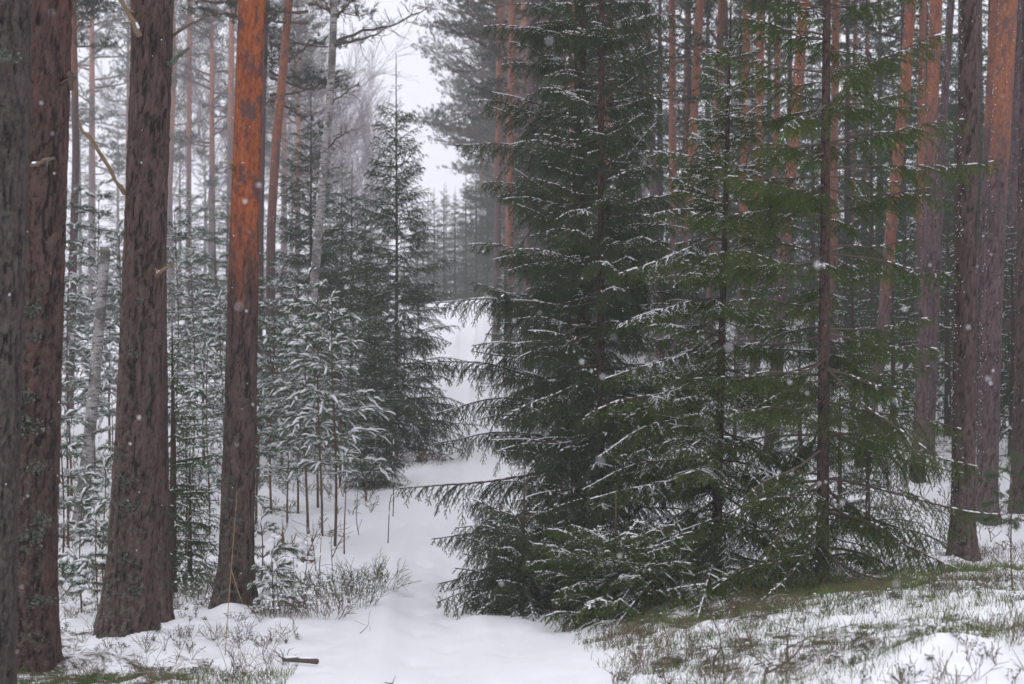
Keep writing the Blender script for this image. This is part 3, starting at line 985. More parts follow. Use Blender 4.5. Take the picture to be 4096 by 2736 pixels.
def put_bough(t, bset, p, az, el, L, rng, cnt):
    if cnt[0] >= 295:
        return
    Ls = [b[0] for b in bset]
    i = int(np.argmin([abs(math.log(L / q)) for q in Ls]))
    me, sn, _, _ = bset[i][1][int(rng.integers(0, len(bset[i][1])))]
    o = link('branch', me, t, M=bough_M(p, az, el, L / Ls[i], rng.normal(0, 0.12)))
    if sn is not None:
        link('snow', sn, o)
    cnt[0] += 1


def spruce(px, py, d, label, Ht, r0, bset, maxL, whorl, per, seed, lean=(0, 0), zlow=0.1, el_top=0.5, el_low=-0.35, explicit=(), skip_front=0.0, shape=0.85, zmax=None, name='spruce_tree', inter=2, mirror_bias=None):
    rng = np.random.default_rng(seed)
    b = at(px, py, d); b[2] = gz(b[0], b[1])
    t = thing(name, label, 'spruce tree', b)
    rows = [[0, 0, 0, r0], [Ht * 0.4, lean[0] * 0.4, lean[1] * 0.4, r0 * 0.68], [Ht, lean[0], lean[1], 0.008]]
    g, at_ = trunk_geo(rows, -0.05, min(Ht - 0.1, 6.5), 0.025, 22, 0.0022, seed, 0.25, None, 3.0, 0.3, 0.018, 0.03)
    link('trunk', g.mesh('spruce_trunk', [M_SBARK], at_), t)
    cnt = [0]
    P = np.array(rows)
    ctr = lambda z: np.array([np.interp(z, P[:, 0], P[:, 1]), np.interp(z, P[:, 0], P[:, 2]), z])
    for (ax_py, tx, ty, dd) in explicit:
        # named boughs whose tips can be read off the photograph
        pz = (342 - ax_py) / FOC * d - b[2]
        p = ctr(pz)
        tip = at(tx, ty, d + dd) - b
        v = tip - p
        L = np.linalg.norm(v)
        put_bough(t, bset, p, math.atan2(v[1], v[0]), math.asin(v[2] / L), L, rng, cnt)
    z = zlow
    ztop = min(Ht - 0.25, zmax or 1e9)
    while z < ztop:
        u = z / Ht
        base_az = rng.uniform(0, 2 * math.pi)
        Lm = maxL * (1 - u) ** shape * min(1.0, 0.72 + u * 2.2) + 0.12
        for k in range(per + inter):
            az = base_az + 2 * math.pi * k / per + rng.normal(0, 0.2)
            zz = z + rng.normal(0, 0.03) if k < per else z + rng.uniform(0.2, 0.85) * whorl
            if k >= per:
                az = rng.uniform(0, 2 * math.pi)
            fr = math.cos(az + math.pi / 2)      # 1 when it points at the camera
            if fr > 0.75 and rng.random() < skip_front:
                continue
            if rng.random() < 0.08:
                continue
            L = Lm * rng.uniform(0.55, 1.12) * (1.0 if k < per else 0.6)
            if mirror_bias:
                L *= 1 + mirror_bias * -math.cos(az)
            el = el_low + (el_top - el_low) * u ** 0.8 + rng.normal(0, 0.15)
            gz_tip = b[2] + zz + math.sin(el) * L
            put_bough(t, bset, ctr(zz), az, el, L, rng, cnt)
        z += whorl * rng.uniform(0.85, 1.15)
    if Ht < 7:
        g = Geo()
        top = ctr(Ht)
        tube(g, [ctr(Ht - 0.3), ctr(Ht - 0.1), top, top + np.array([0, 0, 0.25])], [0.01, 0.008, 0.006, 0.003], 5, 0)
        needles(g, [ctr(Ht - 0.3)], [top + np.array([0, 0, 0.25])], 420, 0.016, 0.003, 0.6, 1, rng)
        link('leader_shoot', g.mesh('leader_shoot', [M_TWIG, M_SPR_G]), t)
    return t


spruce(578, 592, 14.0, 'tall dark spruce with drooping comb-like boughs, leftmost of the front spruces', 12.0, 0.085, BS_HANG, 1.14, 0.29, 8, 801, (0.05, 0), 0.1, 0.55, -0.28,
       explicit=[(40, 484, 27, -0.3), (120, 474, 99, -0.2), (165, 457, 143, -0.3), (200, 483, 183, 0.2), (255, 469, 244, -0.2), (318, 436, 301, -0.2), (372, 437, 360, -0.3),
                 (402, 436, 413, -0.4), (440, 440, 440, 0.1), (475, 402, 491, -0.6), (520, 431, 537, -0.5), (545, 437, 582, -0.8), (560, 452, 618, -1.3), (565, 470, 630, -1.8), (220, 520, 168, -0.9), (300, 540, 262, -1.0)],
       zmax=6.6, inter=3)
spruce(600, 598, 12.4, 'spruce with a thin reddish stem, right beside the drooping dark spruce', 8.6, 0.043, BS_HANG, 1.14, 0.29, 8, 802, (0.02, 0), 0.15, 0.5, -0.35,
       explicit=[(270, 520, 250, -0.6), (330, 530, 330, -0.7), (380, 505, 420, -0.7), (430, 500, 452, -0.6), (470, 520, 500, -0.8), (520, 492, 560, -0.7), (548, 480, 606, -0.9), (560, 500, 625, -1.3), (560, 470, 628, -1.2), (555, 540, 632, -1.4), (180, 660, 120, -0.4), (90, 648, 44, -0.3)],
       skip_front=0.25, zmax=5.9, inter=2)
spruce(715, 581, 11.6, 'snow dusted spruce with left sweeping boughs and its tip inside the picture', 4.75, 0.046, BS_FLAT, 1.25, 0.23, 8, 803, (0.13, 0), 0.12, 0.45, -0.42,
       explicit=[(545, 566, 650, -1.5), (535, 578, 618, -1.2), (540, 600, 640, -1.5), (545, 640, 642, -1.7), (550, 690, 630, -1.6), (520, 610, 610, -1.2), (500, 600, 580, -0.8), (455, 590, 500, -0.6), (410, 598, 455, -0.5), (360, 590, 415, -0.6), (330, 605, 380, -0.5), (300, 615, 330, -0.4), (240, 615, 275, -0.4),
                 (200, 640, 215, -0.3), (170, 648, 150, -0.2)],
       skip_front=0.4, inter=2)
spruce(822, 586, 11.0, 'tallest front spruce with a bare looking brown stem and green tips, on the right', 8.4, 0.052, BS_GREEN, 1.34, 0.29, 6, 804, (0.07, 0), 0.25, 0.35, -0.25,
       explicit=[(172, 998, 160, -0.3), (178, 900, 182, -0.2), (250, 912, 240, -0.2), (330, 935, 318, -0.2), (390, 930, 365, -0.4), (440, 900, 430, -0.5), (430, 960, 470, 0.2), (490, 950, 545, 0.1), (500, 900, 540, -0.5),
                 (120, 925, 80, -0.2), (100, 740, 70, -0.3), (200, 720, 175, -0.3), (300, 725, 300, -0.4), (40, 735, 15, -0.2), (380, 730, 410, -0.4), (540, 760, 600, -0.9), (545, 870, 600, -0.8), (530, 720, 590, -0.9), (450, 745, 500, -0.6), (480, 770, 560, -0.8)],
       skip_front=0.75, zmax=6.2, inter=2)


spruce(522, 612, 11.5, 'low bushy spruce at the path edge under the drooping dark spruce', 0.95, 0.016, BS_HANG, 0.72, 0.11, 7, 805, (0.02, 0), 0.05, 0.5, -0.12,
       explicit=[(585, 462, 634, -0.5), (575, 455, 612, -0.3), (585, 500, 640, -0.8), (585, 535, 638, -0.8), (565, 452, 590, -0.2)], inter=1, shape=0.6, name='young_spruce')
spruce(612, 625, 10.7, 'low snow dusted spruce spreading onto the snow bank below the left sweeping boughs', 0.8, 0.014, BS_FLAT, 0.75, 0.10, 8, 806, (0.03, 0), 0.05, 0.5, -0.1,
       explicit=[(600, 565, 652, -0.5), (590, 560, 632, -0.3), (605, 600, 658, -0.6), (600, 640, 650, -0.5), (590, 668, 632, -0.2)], inter=1, shape=0.6, name='young_spruce')


# ------------------------------------------------------------------ joined crowns for spruces further away
def spruce_crown(seed, Ht, maxL, whorl, per, lod, needle, snow, el_top=0.6, el_low=-0.3, shape=0.8, hang=0.9, top_bare=0.0, zlow=0.15):
    rng = np.random.default_rng(seed)
    lens = (0.35, 0.7, 1.2)
    protos = []
    if lod == 1:
        lens = (0.45, 1.0)
    for i, L in enumerate(lens):
        protos.append((L, [spruce_bough(L, hang, seed * 7 + i * 5 + k, lod, snow) for k in range(3)]))
    g = Geo(); sg = Geo()
    z = zlow
    while z < Ht - 0.12:
        u = z / Ht
        Lm = maxL * (1 - u) ** shape * min(1.0, 0.75 + u * 2) + 0.10
        a0 = rng.uniform(0, 6.28)
        dens = per
        if u > 1 - top_bare:
            dens = 4; Lm *= 0.6
        for k in range(dens):
            L = Lm * rng.uniform(0.6, 1.12)
            i = int(np.argmin([abs(math.log(L / q)) for q in lens]))
            a, s = protos[i][1][int(rng.integers(0, 3))]
            M = bough_M((0, 0, z + rng.normal(0, whorl * 0.25)), a0 + k * 6.283 / dens + rng.normal(0, 0.25), el_low + (el_top - el_low) * u + rng.normal(0, 0.1), L / lens[i], rng.normal(0, 0.15))
            g.merge(a.arrays(), M)
            if s.v:
                sg.merge(s.arrays(), M)
        z += whorl * rng.uniform(0.8, 1.2) * (1.5 if u > 1 - top_bare else 1)
    needles(g, [[0, 0, Ht - 0.4]], [[0, 0, Ht]], 200, 0.03, 0.008, 0.7, 1, rng)
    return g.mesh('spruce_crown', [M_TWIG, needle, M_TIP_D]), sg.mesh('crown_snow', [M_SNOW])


def spruce_stem(Ht, r, seed):
    g, a = trunk_geo([[0, 0, 0, r], [Ht * 0.5, 0.02, 0, r * 0.6], [Ht, 0, 0, 0.006]], 0, Ht * 0.6, 0.15, 10, 0.0, seed, 0.2, None, None, 0.3)
    return g.mesh('spruce_stem', [M_SBARK], a)


def spruce_far(px, d, label, proto, scale=1.0, rz=0.0, group=None, name='spruce_tree', snow=True):
    x = (px - 512) / FOC * d
    t = thing(name, label, 'spruce tree', (x, d, gz(x, d)), group, rz)
    t.scale = (scale,) * 3
    link('trunk', proto[2], t)
    c = link('crown', proto[0], t)
    if snow:
        link('snow', proto[1], c)
    return t


C_L1 = spruce_crown(901, 7.7, 1.58, 0.235, 11, 1, M_SPR_D, 0.35, 0.6, -0.35, 0.78, 1.0, 0.12)
C_L2 = spruce_crown(902, 7.2, 1.70, 0.25, 11, 1, M_SPR_D, 0.25, 0.7, -0.30, 0.78, 0.9, 0.12)
P_L1 = (*C_L1, spruce_stem(7.9, 0.045, 1))
P_L2 = (*C_L2, spruce_stem(7.4, 0.045, 2))
spruce_far(396, 27.6, 'full spruce with a thin bare top spike beside the path on the left', P_L1, 1.0, 0.6)
spruce_far(311, 31.0, 'dark pointed spruce left of the grey birch, further back', P_L2, 1.08, 2.0)
spruce_far(352, 33.0, 'lower rounded spruce filling the gap between the birch and the spike-topped spruce', P_L2, 0.88, 4.0)
spruce_far(375, 22.8, 'young spruce in front of the spike-topped spruce with snowy lower boughs', P_L1, 0.42, 5.0)

FAR_S = []
for k, (h, L) in enumerate([(8.0, 1.7), (11.0, 2.0), (4.0, 1.15)]):
    cr = spruce_crown(920 + k, h, L, 0.40 if k < 2 else 0.3, 7, 2, M_SPR_D, 0.35 + 0.3 * (k == 2), 0.5, -0.3, 0.85, 0.9, 0.05)
    FAR_S.append((*cr, spruce_stem(h + 0.1, 0.05 + 0.006 * h, 10 + k)))

ORD = ['first', 'second', 'third', 'fourth', 'fifth', 'sixth', 'seventh', 'eighth', 'ninth', 'tenth', 'eleventh', 'twelfth', 'thirteenth', 'fourteenth', 'fifteenth', 'sixteenth',
       'seventeenth', 'eighteenth', 'nineteenth', 'twentieth', 'twenty-first', 'twenty-second', 'twenty-third', 'twenty-fourth', 'twenty-fifth', 'twenty-sixth', 'twenty-seventh', 'twenty-eighth', 'twenty-ninth', 'thirtieth', 'thirty-first', 'thirty-second', 'thirty-third', 'thirty-fourth', 'thirty-fifth', 'thirty-sixth', 'thirty-seventh', 'thirty-eighth', 'thirty-ninth', 'fortieth']

# dark wall of spruces inside the stand on the right
rs = sorted([(548, 46, 1, 1.0), (586, 40, 1, .95), (625, 44, 1, 1.25), (660, 50, 1, 1.4), (690, 42, 1, 1.2), (726, 52, 1, 1.4), (752, 44, 0, 1.1), (790, 50, 1, 1.4), (812, 38, 0, 1.0),
             (848, 40, 1, 1.2), (872, 33, 0, .9), (902, 42, 1, 1.25), (934, 38, 1, 1.15), (956, 30, 0, .85), (990, 40, 1, 1.2), (1016, 32, 0, 1.0), (1040, 40, 1, 1.2), (528, 58, 1, 1.1), (640, 60, 1, 1.5), (770, 62, 1, 1.5), (880, 60, 1, 1.5), (980, 60, 1, 1.5), (605, 55, 1, 1.4), (708, 60, 1, 1.5), (826, 56, 1, 1.5), (925, 52, 1, 1.45), (960, 48, 1, 1.4), (1030, 52, 1, 1.5), (740, 68, 1, 1.6)])
for k, (px, d, v, s) in enumerate(rs):
    spruce_far(px, d, f'dark spruce in the shaded wood behind the right pines, {ORD[k]} from the left', FAR_S[v], s, k * 1.3, 'dark spruces behind the right pines', snow=False)
ru = sorted([(852, 24, 2, .8), (893, 23, 2, .75), (905, 27, 2, .95), (948, 24, 2, .9), (1012, 22, 2, .85), (1000, 27, 2, 1.0), (840, 17.5, 2, .42), (868, 16, 2, .40), (660, 24, 2, .6), (690, 27, 2, .7), (735, 22, 2, .5), (800, 21, 2, .55), (755, 26, 2, .7), (545, 33, 2, .8), (505, 40, 2, .9), (560, 26, 2, .6)])
for k, (px, d, v, s) in enumerate(ru):
    spruce_far(px, d, f'small snow dusted spruce in the right undergrowth, {ORD[k]} from the left', FAR_S[v], s, k * 2.1, 'undergrowth spruces on the right', 'young_spruce')


# ------------------------------------------------------------------ young pines with heavy snow
def pine_branch(L, seed, lod=0, snow=1.0):
    rng = np.random.default_rng(seed)
    g = Geo(); sg = Geo()
    n = 8; s = np.linspace(0, 1, n)
    A = np.stack([s * L, 0.07 * L * np.sin(3 * s + rng.uniform(0, 3)) * s, L * (0.16 * np.sin(math.pi * s * 0.9) - rng.uniform(0.12, 0.34) * s ** 2)], 1)
    tube(g, A, (0.0025 + 0.005 * L) * (1 - 0.7 * s) + 0.0012, 5 if lod == 0 else 3, 0, cap=False)
    N0 = []; N1 = []; W0 = []; W1 = []; PP = []; PR = []; F0 = []; F1 = []

    def brush(p, d, l, sn):
        d = d / np.linalg.norm(d)
        q = p; pts = [p]
        load = rng.random() < sn * snow
        for k in range(4):
            e = q + d * l / 4
            W0.append(q); W1.append(e)
            if k:
                N0.append(q); N1.append(e)
            if rng.random() < 0.6 * snow:
                F0.append(q); F1.append(e)
            q = e; pts.append(q)
            d = d + np.array([0, 0, -0.16 - 0.10 * load]) + rng.normal(0, 0.06, 3); d /= np.linalg.norm(d)
        N0.append(q); N1.append(q + d * 0.012)
        if load:
            PP.append(np.array(pts[1:]) + [0, 0, 0.012]); PR.append(rng.uniform(0.009, 0.017) * (0.6 + min(1, l / 0.2) * 0.5))
    for u in (0.32, 0.45, 0.56, 0.66, 0.76, 0.86):
        p = np.array([np.interp(u, s, A[:, k]) for k in range(3)])
        for sd in (1, -1):
            if rng.random() < 0.22:
                continue
            an = rng.uniform(0.45, 0.9)
            brush(p, np.array([math.cos(an), sd * math.sin(an), rng.uniform(-0.1, 0.35)]), L * (0.18 + 0.27 * (1 - u)) * rng.uniform(0.6, 1.25) + 0.045, 0.42)
    brush(A[-3], A[-1] - A[-3], L * 0.3 + 0.06, 0.7)
    if lod == 0:
        needles(g, N0, N1, 620, 0.052, 0.0030, 0.75, 1, rng, -0.12)
        needles(sg, F0, F1, 150, 0.036, 0.0042, 0.9, 0, rng, 0.1, True)
        pads(sg, PP, PR, 6, rng)
    else:
        needles(g, N0, N1, 200, 0.060, 0.0085, 0.75, 1, rng, -0.10)
        needles(sg, F0, F1, 60, 0.045, 0.0085, 0.9, 0, rng, 0.1, True)
        for P, r in zip(PP, PR):
            lumps(sg, [P[0]], [P[-1]], r, 5, 0.8, 0, rng)
    segs(g, W0, W1, 0.0026, 0.0016, 3, 0)
    return g, sg


PB = []
for i, L in enumerate((0.28, 0.5, 0.8)):
    row = []
    for k in range(4):
        g, s = pine_branch(L, 1200 + i * 10 + k, 0, 1.0)
        row.append((g.mesh('pine_branch', [M_TWIG, M_PINE_N]), s.mesh('pine_branch_snow', [M_SNOW]), g, s))
    PB.append((L, row))


def young_pine(px, py, d, label, top_py, maxL, seed, clear=0.35, r=0.020, whorl=0.27, per=5, group=None, snowy=True, lean=0.0):
    rng = np.random.default_rng(seed)
    b = at(px, py, d); b[2] = gz(b[0], b[1])
    Ht = max(0.4, (342 - top_py) / FOC * d - b[2])
    t = thing('young_pine', label, 'young pine', b, group)
    xs = np.linspace(0, 1, 9)
    P = np.stack([lean * xs + 0.03 * np.sin(xs * 5 + seed) * Ht * 0.3, 0.02 * np.cos(xs * 4 + seed), xs * Ht - 0.03 * (xs == 0)], 1)
    g = Geo(); tube(g, P, r * 0.66 * (1 - 0.8 * xs) + 0.002, 8, 0)
    link('trunk', g.mesh('young_pine_trunk', [M_RED]), t)
    z = Ht * clear
    Ls = [q[0] for q in PB]
    cnt = 0
    while z < Ht - 0.02 and cnt < 140:
        u = (z - Ht * clear) / max(Ht * (1 - clear), 0.01)
        Lm = maxL * (1 - 0.72 * u) * (0.75 + 0.25 * min(1, u * 4))
        a0 = rng.uniform(0, 6.28)
        for k in range(per):
            L = max(0.16, Lm * rng.uniform(0.65, 1.12))
            i = int(np.argmin([abs(math.log(L / q)) for q in Ls]))
            me, sn, _, _ = PB[i][1][int(rng.integers(0, 4))]
            c = [np.interp(z / Ht, xs, P[:, q]) for q in range(3)]
            el = 0.12 + 0.62 * u ** 1.5 + rng.normal(0, 0.14)
            o = link('branch', me, t, M=bough_M(c, a0 + k * 6.283 / per + rng.normal(0, 0.2), el, L / Ls[i]))
            if snowy:
                link('snow', sn, o)
            cnt += 1
        z += whorl * rng.uniform(0.8, 1.2)
    # leader
    o = link('branch', PB[0][1][seed % 4][0], t, M=bough_M(P[-1] - np.array([0, 0, 0.05]), 0.5, 1.35, 0.7))
    if snowy:
        link('snow', PB[0][1][seed % 4][1], o)
    return t


young_pine(334, 548, 16.6, 'young pine heaped with snow, front one of the clump left of the path', 303, 0.80, 1301, 0.32, 0.024)
young_pine(320, 541, 17.5, 'young pine behind the front snowy one, its stem slightly left of it', 292, 0.72, 1302, 0.36, 0.022)
young_pine(307, 546, 17.9, 'young pine with a reddish stem at the left of the snowy clump', 278, 0.66, 1303, 0.4, 0.024)
young_pine(272, 514, 20.0, 'snow laden young pine with a bare rusty stem right of the orange trunk', 290, 0.78, 1304, 0.45, 0.024)
young_pine(289, 520, 19.4, 'slender young pine between the rusty stem and the snowy clump', 318, 0.6, 1305, 0.35, 0.018)
young_pine(193, 480, 22.0, 'snowy young pine in the gap right of the leaning stubby pine', 268, 0.75, 1306, 0.35, 0.022)
young_pine(222, 490, 20.5, 'snowy young pine touching the left side of the glowing orange trunk', 300, 0.75, 1307, 0.35, 0.022)
young_pine(208, 520, 18.0, 'short young pine low in the gap left of the glowing orange trunk', 350, 0.6, 1308, 0.25, 0.018)
young_pine(70, 470, 22.0, 'tall snowy young pine right of the thick reddish trunk on the left', 196, 0.9, 1309, 0.3, 0.026)
young_pine(96, 460, 24.0, 'tall snowy young pine behind the broken birch snag', 190, 0.95, 1310, 0.3, 0.026)
young_pine(118, 470, 22.5, 'snow hung young pine whose right side hides behind the leaning stubby pine', 230, 0.85, 1311, 0.3, 0.024)
young_pine(176, 440, 26.0, 'snowy young pine half hidden behind the right edge of the leaning pine', 215, 0.95, 1312, 0.3, 0.026)
young_pine(62, 560, 14.5, 'low snowy young pine beside the thick reddish trunk', 395, 0.55, 1313, 0.2, 0.014)
young_pine(97, 632, 10.9, 'spindly pine seedling in front of the broken birch snag, left of the leaning pine', 520, 0.33, 1314, 0.3, 0.009, 0.2, 4)
young_pine(81, 612, 11.6, 'pale pine seedling just right of the thick reddish trunk', 505, 0.36, 1315, 0.25, 0.009, 0.2, 4)
young_pine(104, 590, 12.6, 'thin pine seedling with a straight stem beside the leaning pine', 470, 0.36, 1316, 0.25, 0.010, 0.22, 4)
young_pine(345, 561, 16.0, 'thin straight pine sapling with a white snow tip beside the path', 462, 0.22, 1317, 0.86, 0.011, 0.12, 4)
young_pine(262, 575, 13.6, 'small bushy young pine at the right foot of the glowing orange trunk', 525, 0.42, 1318, 0.15, 0.012, 0.2, 5)
young_pine(273, 618, 11.4, 'drooping small pine spray at the snowy foot of the glowing orange trunk', 596, 0.24, 1320, 0.2, 0.006, 0.12, 5)
young_pine(1012, 545, 9.0, 'small green pine seedling at the right edge beside the dark trunk', 478, 0.2, 1323, 0.6, 0.006, 0.12, 4, snowy=False)
spruce_far(172, 13.2, 'slender young spruce with dense dark lower boughs right of the leaning pine', FAR_S[2], 0.62, 0.4, None, 'young_spruce')
spruce_far(190, 14.2, 'low dense young spruce between the leaning pine and the glowing orange trunk', FAR_S[2], 0.36, 1.9, None, 'young_spruce')

# further young trees in the left thicket
YT = Geo(); YS = Geo()


def young_pine_far(seed):
    rng = np.random.default_rng(seed)
    g = Geo(); sg = Geo(); Ht = 3.4
    protos = [[pine_branch(L, seed * 3 + i * 7 + k, 1, 0.8) for k in range(3)] for i, L in enumerate((0.4, 0.8))]
    z = 0.9
    while z < Ht:
        u = (z - 0.9) / 2.5
        a0 = rng.uniform(0, 6.28)
        for k in range(5):
            L = max(0.2, 0.95 * (1 - 0.7 * u) * rng.uniform(0.6, 1.1))
            i = 0 if L < 0.55 else 1
            a, s = protos[i][int(rng.integers(0, 3))]
            M = bough_M((0, 0, z), a0 + k * 1.2566 + rng.normal(0, 0.2), 0.1 + 0.6 * u ** 1.5 + rng.normal(0, 0.14), L / (0.4, 0.8)[i])
            g.merge(a.arrays(), M)
            if s.v: sg.merge(s.arrays(), M)
        z += 0.36 * rng.uniform(0.8, 1.2)
    st = Geo(); tube(st, [[0, 0, -0.1], [0.02, 0, 1.2], [0, 0.02, 2.4], [0, 0, Ht]], [0.03, 0.024, 0.015, 0.005], 6)
    return g.mesh('young_pine_crown', [M_TWIG, M_PINE_N]), sg.mesh('young_pine_snow', [M_SNOW]), st.mesh('young_pine_stem', [M_RED])


YPF = [young_pine_far(1400), young_pine_far(1401)]
yl = sorted([(58, 30, 1.2), (110, 28, 1.0), (204, 27, 1.0), (215, 36, 1.5), (243, 28, 1.1), (258, 23, .9), (282, 27, 1.1), (298, 24, .95), (315, 26, .9), (340, 23, .75), (356, 26, .8),
             (228, 42, 1.7), (190, 46, 1.9), (370, 40, 1.3), (404, 44, 1.0), (418, 52, 1.3), (68, 17, .55), (112, 17.5, .5), (186, 16.5, .5), (226, 17.5, .55), (256, 18.5, .6), (298, 20.5, .6), (318, 21, .65), (366, 21.5, .45)])
for k, (px, d, s) in enumerate(yl):
    x = (px - 512) / FOC * d
    t = thing('young_pine', f'hazy snowy young pine in the thicket behind the left trunks, {ORD[k]} from the left', 'young pine', (x, d, gz(x, d)), 'young pines of the left thicket', k * 1.7)
    t.scale = (s,) * 3
    cr, sn, st = YPF[k % 2]
    link('trunk', st, t); c = link('crown', cr, t); link('snow', sn, c)


# ------------------------------------------------------------------ birches
def bare_crown(seed, Ht, spread, levels=4, r0=0.06, k0=3):
    rng = np.random.default_rng(seed)
    g = Geo(); P0 = []; P1 = []; R0 = []; R1 = []

    def grow(p, d, l, r, lev):
        n = 4
        for s in range(n):
            q = p + d * l / n
            P0.append(p); P1.append(q); R0.append(max(r * (1 - s / n * 0.6), 0.004)); R1.append(max(r * (1 - (s + 1) / n * 0.6), 0.004))
            p = q
            d = d + rng.normal(0, 0.10, 3); d[2] += 0.05 if lev < 2 else -0.05; d /= np.linalg.norm(d)
            if lev < levels and (s > 0 or lev > 0):
                for b in range(2):
                    e = d + rng.normal(0, 0.55, 3) * spread; e[2] += 0.15; e /= np.linalg.norm(e)
                    grow(p, e, l * rng.uniform(0.38, 0.6), r * 0.45, lev + 1)
    grow(np.zeros(3), np.array([0, 0, 1.0]), Ht, r0, 0)
    segs(g, P0, P1, np.array(R0), np.array(R1), 3)
    return g


BARE = [bare_crown(s, 7.0, 0.55, 4, 0.05).mesh('bare_crown', [M_PURPLE]) for s in (1501, 1502)]


def plain_trunk(rows, sides, mat, seed):
    g, a = trunk_geo(rows, 0, rows[-1][0] - 0.2, 0.1, sides, 0.0, seed, 0.2, None, None, 0.3)
    v = g.v[0]
    return g.mesh('birch_trunk', [mat], a)


def near_birch():
    d = 26.0
    pts = [(303, 420, 10), (309, 340, 9.2), (313, 297, 9), (319, 224, 8.6), (324.6, 158, 8.2), (329, 115, 8), (332.5, 57, 7.6), (334, 0, 7.2)]
    b = at(303, 420, d); b[2] = gz(b[0], b[1])
    t = thing('birch_tree', 'grey white birch leaning right with arching bare limbs against the sky', 'birch tree', b)
    rows = px_path(pts, d, b); rows[0][0] = min(rows[0][0], 0.0)
    rows = extend(rows, 13.5, 0.03)
    link('trunk', plain_trunk(rows, 16, M_BIRCH, 5), t)
    rng = np.random.default_rng(77)
    limbs = [[(333, 45), (350, 35), (375, 28), (395, 24), (415, 14), (432, 6)], [(333, 47), (345, 42), (365, 38), (378, 34), (390, 25)], [(334, 20), (340, 12), (352, 0), (365, -10)],
             [(332, 14), (326, 5), (322, -8)], [(330, 104), (345, 93), (358, 83)], [(325, 150), (338, 138), (352, 130)], [(334, -20), (350, -40), (370, -50)], [(334, -30), (320, -55), (305, -65)]]
    for k, lm in enumerate(limbs):
        g = Geo()
        P = np.array([at(x, y, d - 0.15 * i * (1 if k % 2 else -1)) - b for i, (x, y) in enumerate(lm)])
        tt = np.linspace(0, len(P) - 1, 14)
        Q = np.stack([np.interp(tt, np.arange(len(P)), P[:, c]) for c in range(3)], 1)
        Q[1:] += rng.normal(0, 0.012, (13, 3))
        r = 0.034 if k < 3 else 0.022
        tube(g, Q, np.linspace(r, 0.007, 14), 6)
        S0 = []; S1 = []; R0 = []
        for i in range(3, 14):
            for q in range(3 if k < 4 else 1):
                p = Q[i]; dd = rng.normal(0, 1, 3); dd[2] = abs(dd[2]) * rng.choice([0.8, 0.8, -0.7]); dd /= np.linalg.norm(dd)
                l = rng.uniform(0.12, 0.4)
                for s in range(4):
                    e = p + dd * l / 3
                    S0.append(p); S1.append(e); R0.append(0.007 - 0.001 * s)
                    if s == 1:
                        e2 = p + (dd + rng.normal(0, 0.7, 3)) * l / 2.2
                        S0.append(p); S1.append(e2); R0.append(0.005)
                    p = e; dd = dd + rng.normal(0, 0.3, 3); dd /= np.linalg.norm(dd)
        segs(g, S0, S1, np.array(R0), np.array(R0) * 0.8, 3)
        link('branch', g.mesh('birch_limb', [M_TWIG]), t)
    trunk_specks(t, rows, 0.5, 8, 60, math.pi, 0.4, 55, 0.02)
    c = link('crown', BARE[0], t, (rows[-1][1], 0, rows[-1][0] - 2.0))


near_birch()


def snag():
    d = 19.0
    b = at(81, 523, d); b[2] = gz(b[0], b[1])
    t = thing('broken_birch', 'broken white birch snag leaning right with a snow capped top', 'birch snag', b)
    pts = [(80, 523, 15), (86, 470, 12.5), (93, 400, 11.5), (97, 350, 11), (102, 290, 10.5), (105, 250, 10.5)]
    rows = px_path(pts, d, b); rows[0][0] = 0
    g, a = trunk_geo(rows, 0, rows[-1][0], 0.05, 20, 0.0, 9, 0.2, None, None, 0.3)
    link('trunk', g.mesh('snag_trunk', [M_BIRCH], a), t)
    z, x, y, r = rows[-1]
    s = Geo()
    rng = np.random.default_rng(4)
    for k in range(9):
        a = k * 0.7; c = np.array([x + math.cos(a) * r * 0.6, y + math.sin(a) * r * 0.6, z + r * 0.8])
        lumps(s, [c - [0.04, 0, 0.0]], [c + [0.04, 0.01, rng.uniform(-0.01, 0.03)]], 0.035, 7)
    sp = Geo(); segs(sp, [[x - r * 0.5, y, z]], [[x - r * 0.8, y, z + 0.12]], 0.03, 0.012, 6)
    link('splinter', sp.mesh('snag_splinter', [M_BIRCH]), t)
    link('snow', s.mesh('snag_snow', [M_SNOW]), t)
    P = np.array(rows)
    for k, zz in enumerate((0.7, 1.15, 1.45, 1.9, 2.3, 2.6, 2.9, 3.1)):
        if zz > z - 0.2: break
        cx = np.interp(zz, P[:, 0], P[:, 1]); rr = np.interp(zz, P[:, 0], P[:, 3])
        a = math.pi * (1.25 if k % 2 else 0.95)
        c = np.array([cx + math.cos(a) * rr, math.sin(a) * rr, zz])
        g = Geo(); tube(g, [c * [1, 1, 1], c + np.array([math.cos(a), math.sin(a), 0.1]) * 0.05], [0.02, 0.014], 6)
        o = link('bracket_fungus', g.mesh('snag_bracket', [M_BIRCH]), t)
        q = c + np.array([math.cos(a) * 0.03, math.sin(a) * 0.03, 0.028])
        s = Geo(); lumps(s, [q - [0.03, 0, 0]], [q + [0.03, 0, 0]], 0.022, 7)
        link('snow', s.mesh('bracket_snow', [M_SNOW]), o)
    trunk_specks(t, rows, 0.3, z, 40, math.pi + 0.4, 0.5, 56, 0.012)


snag()


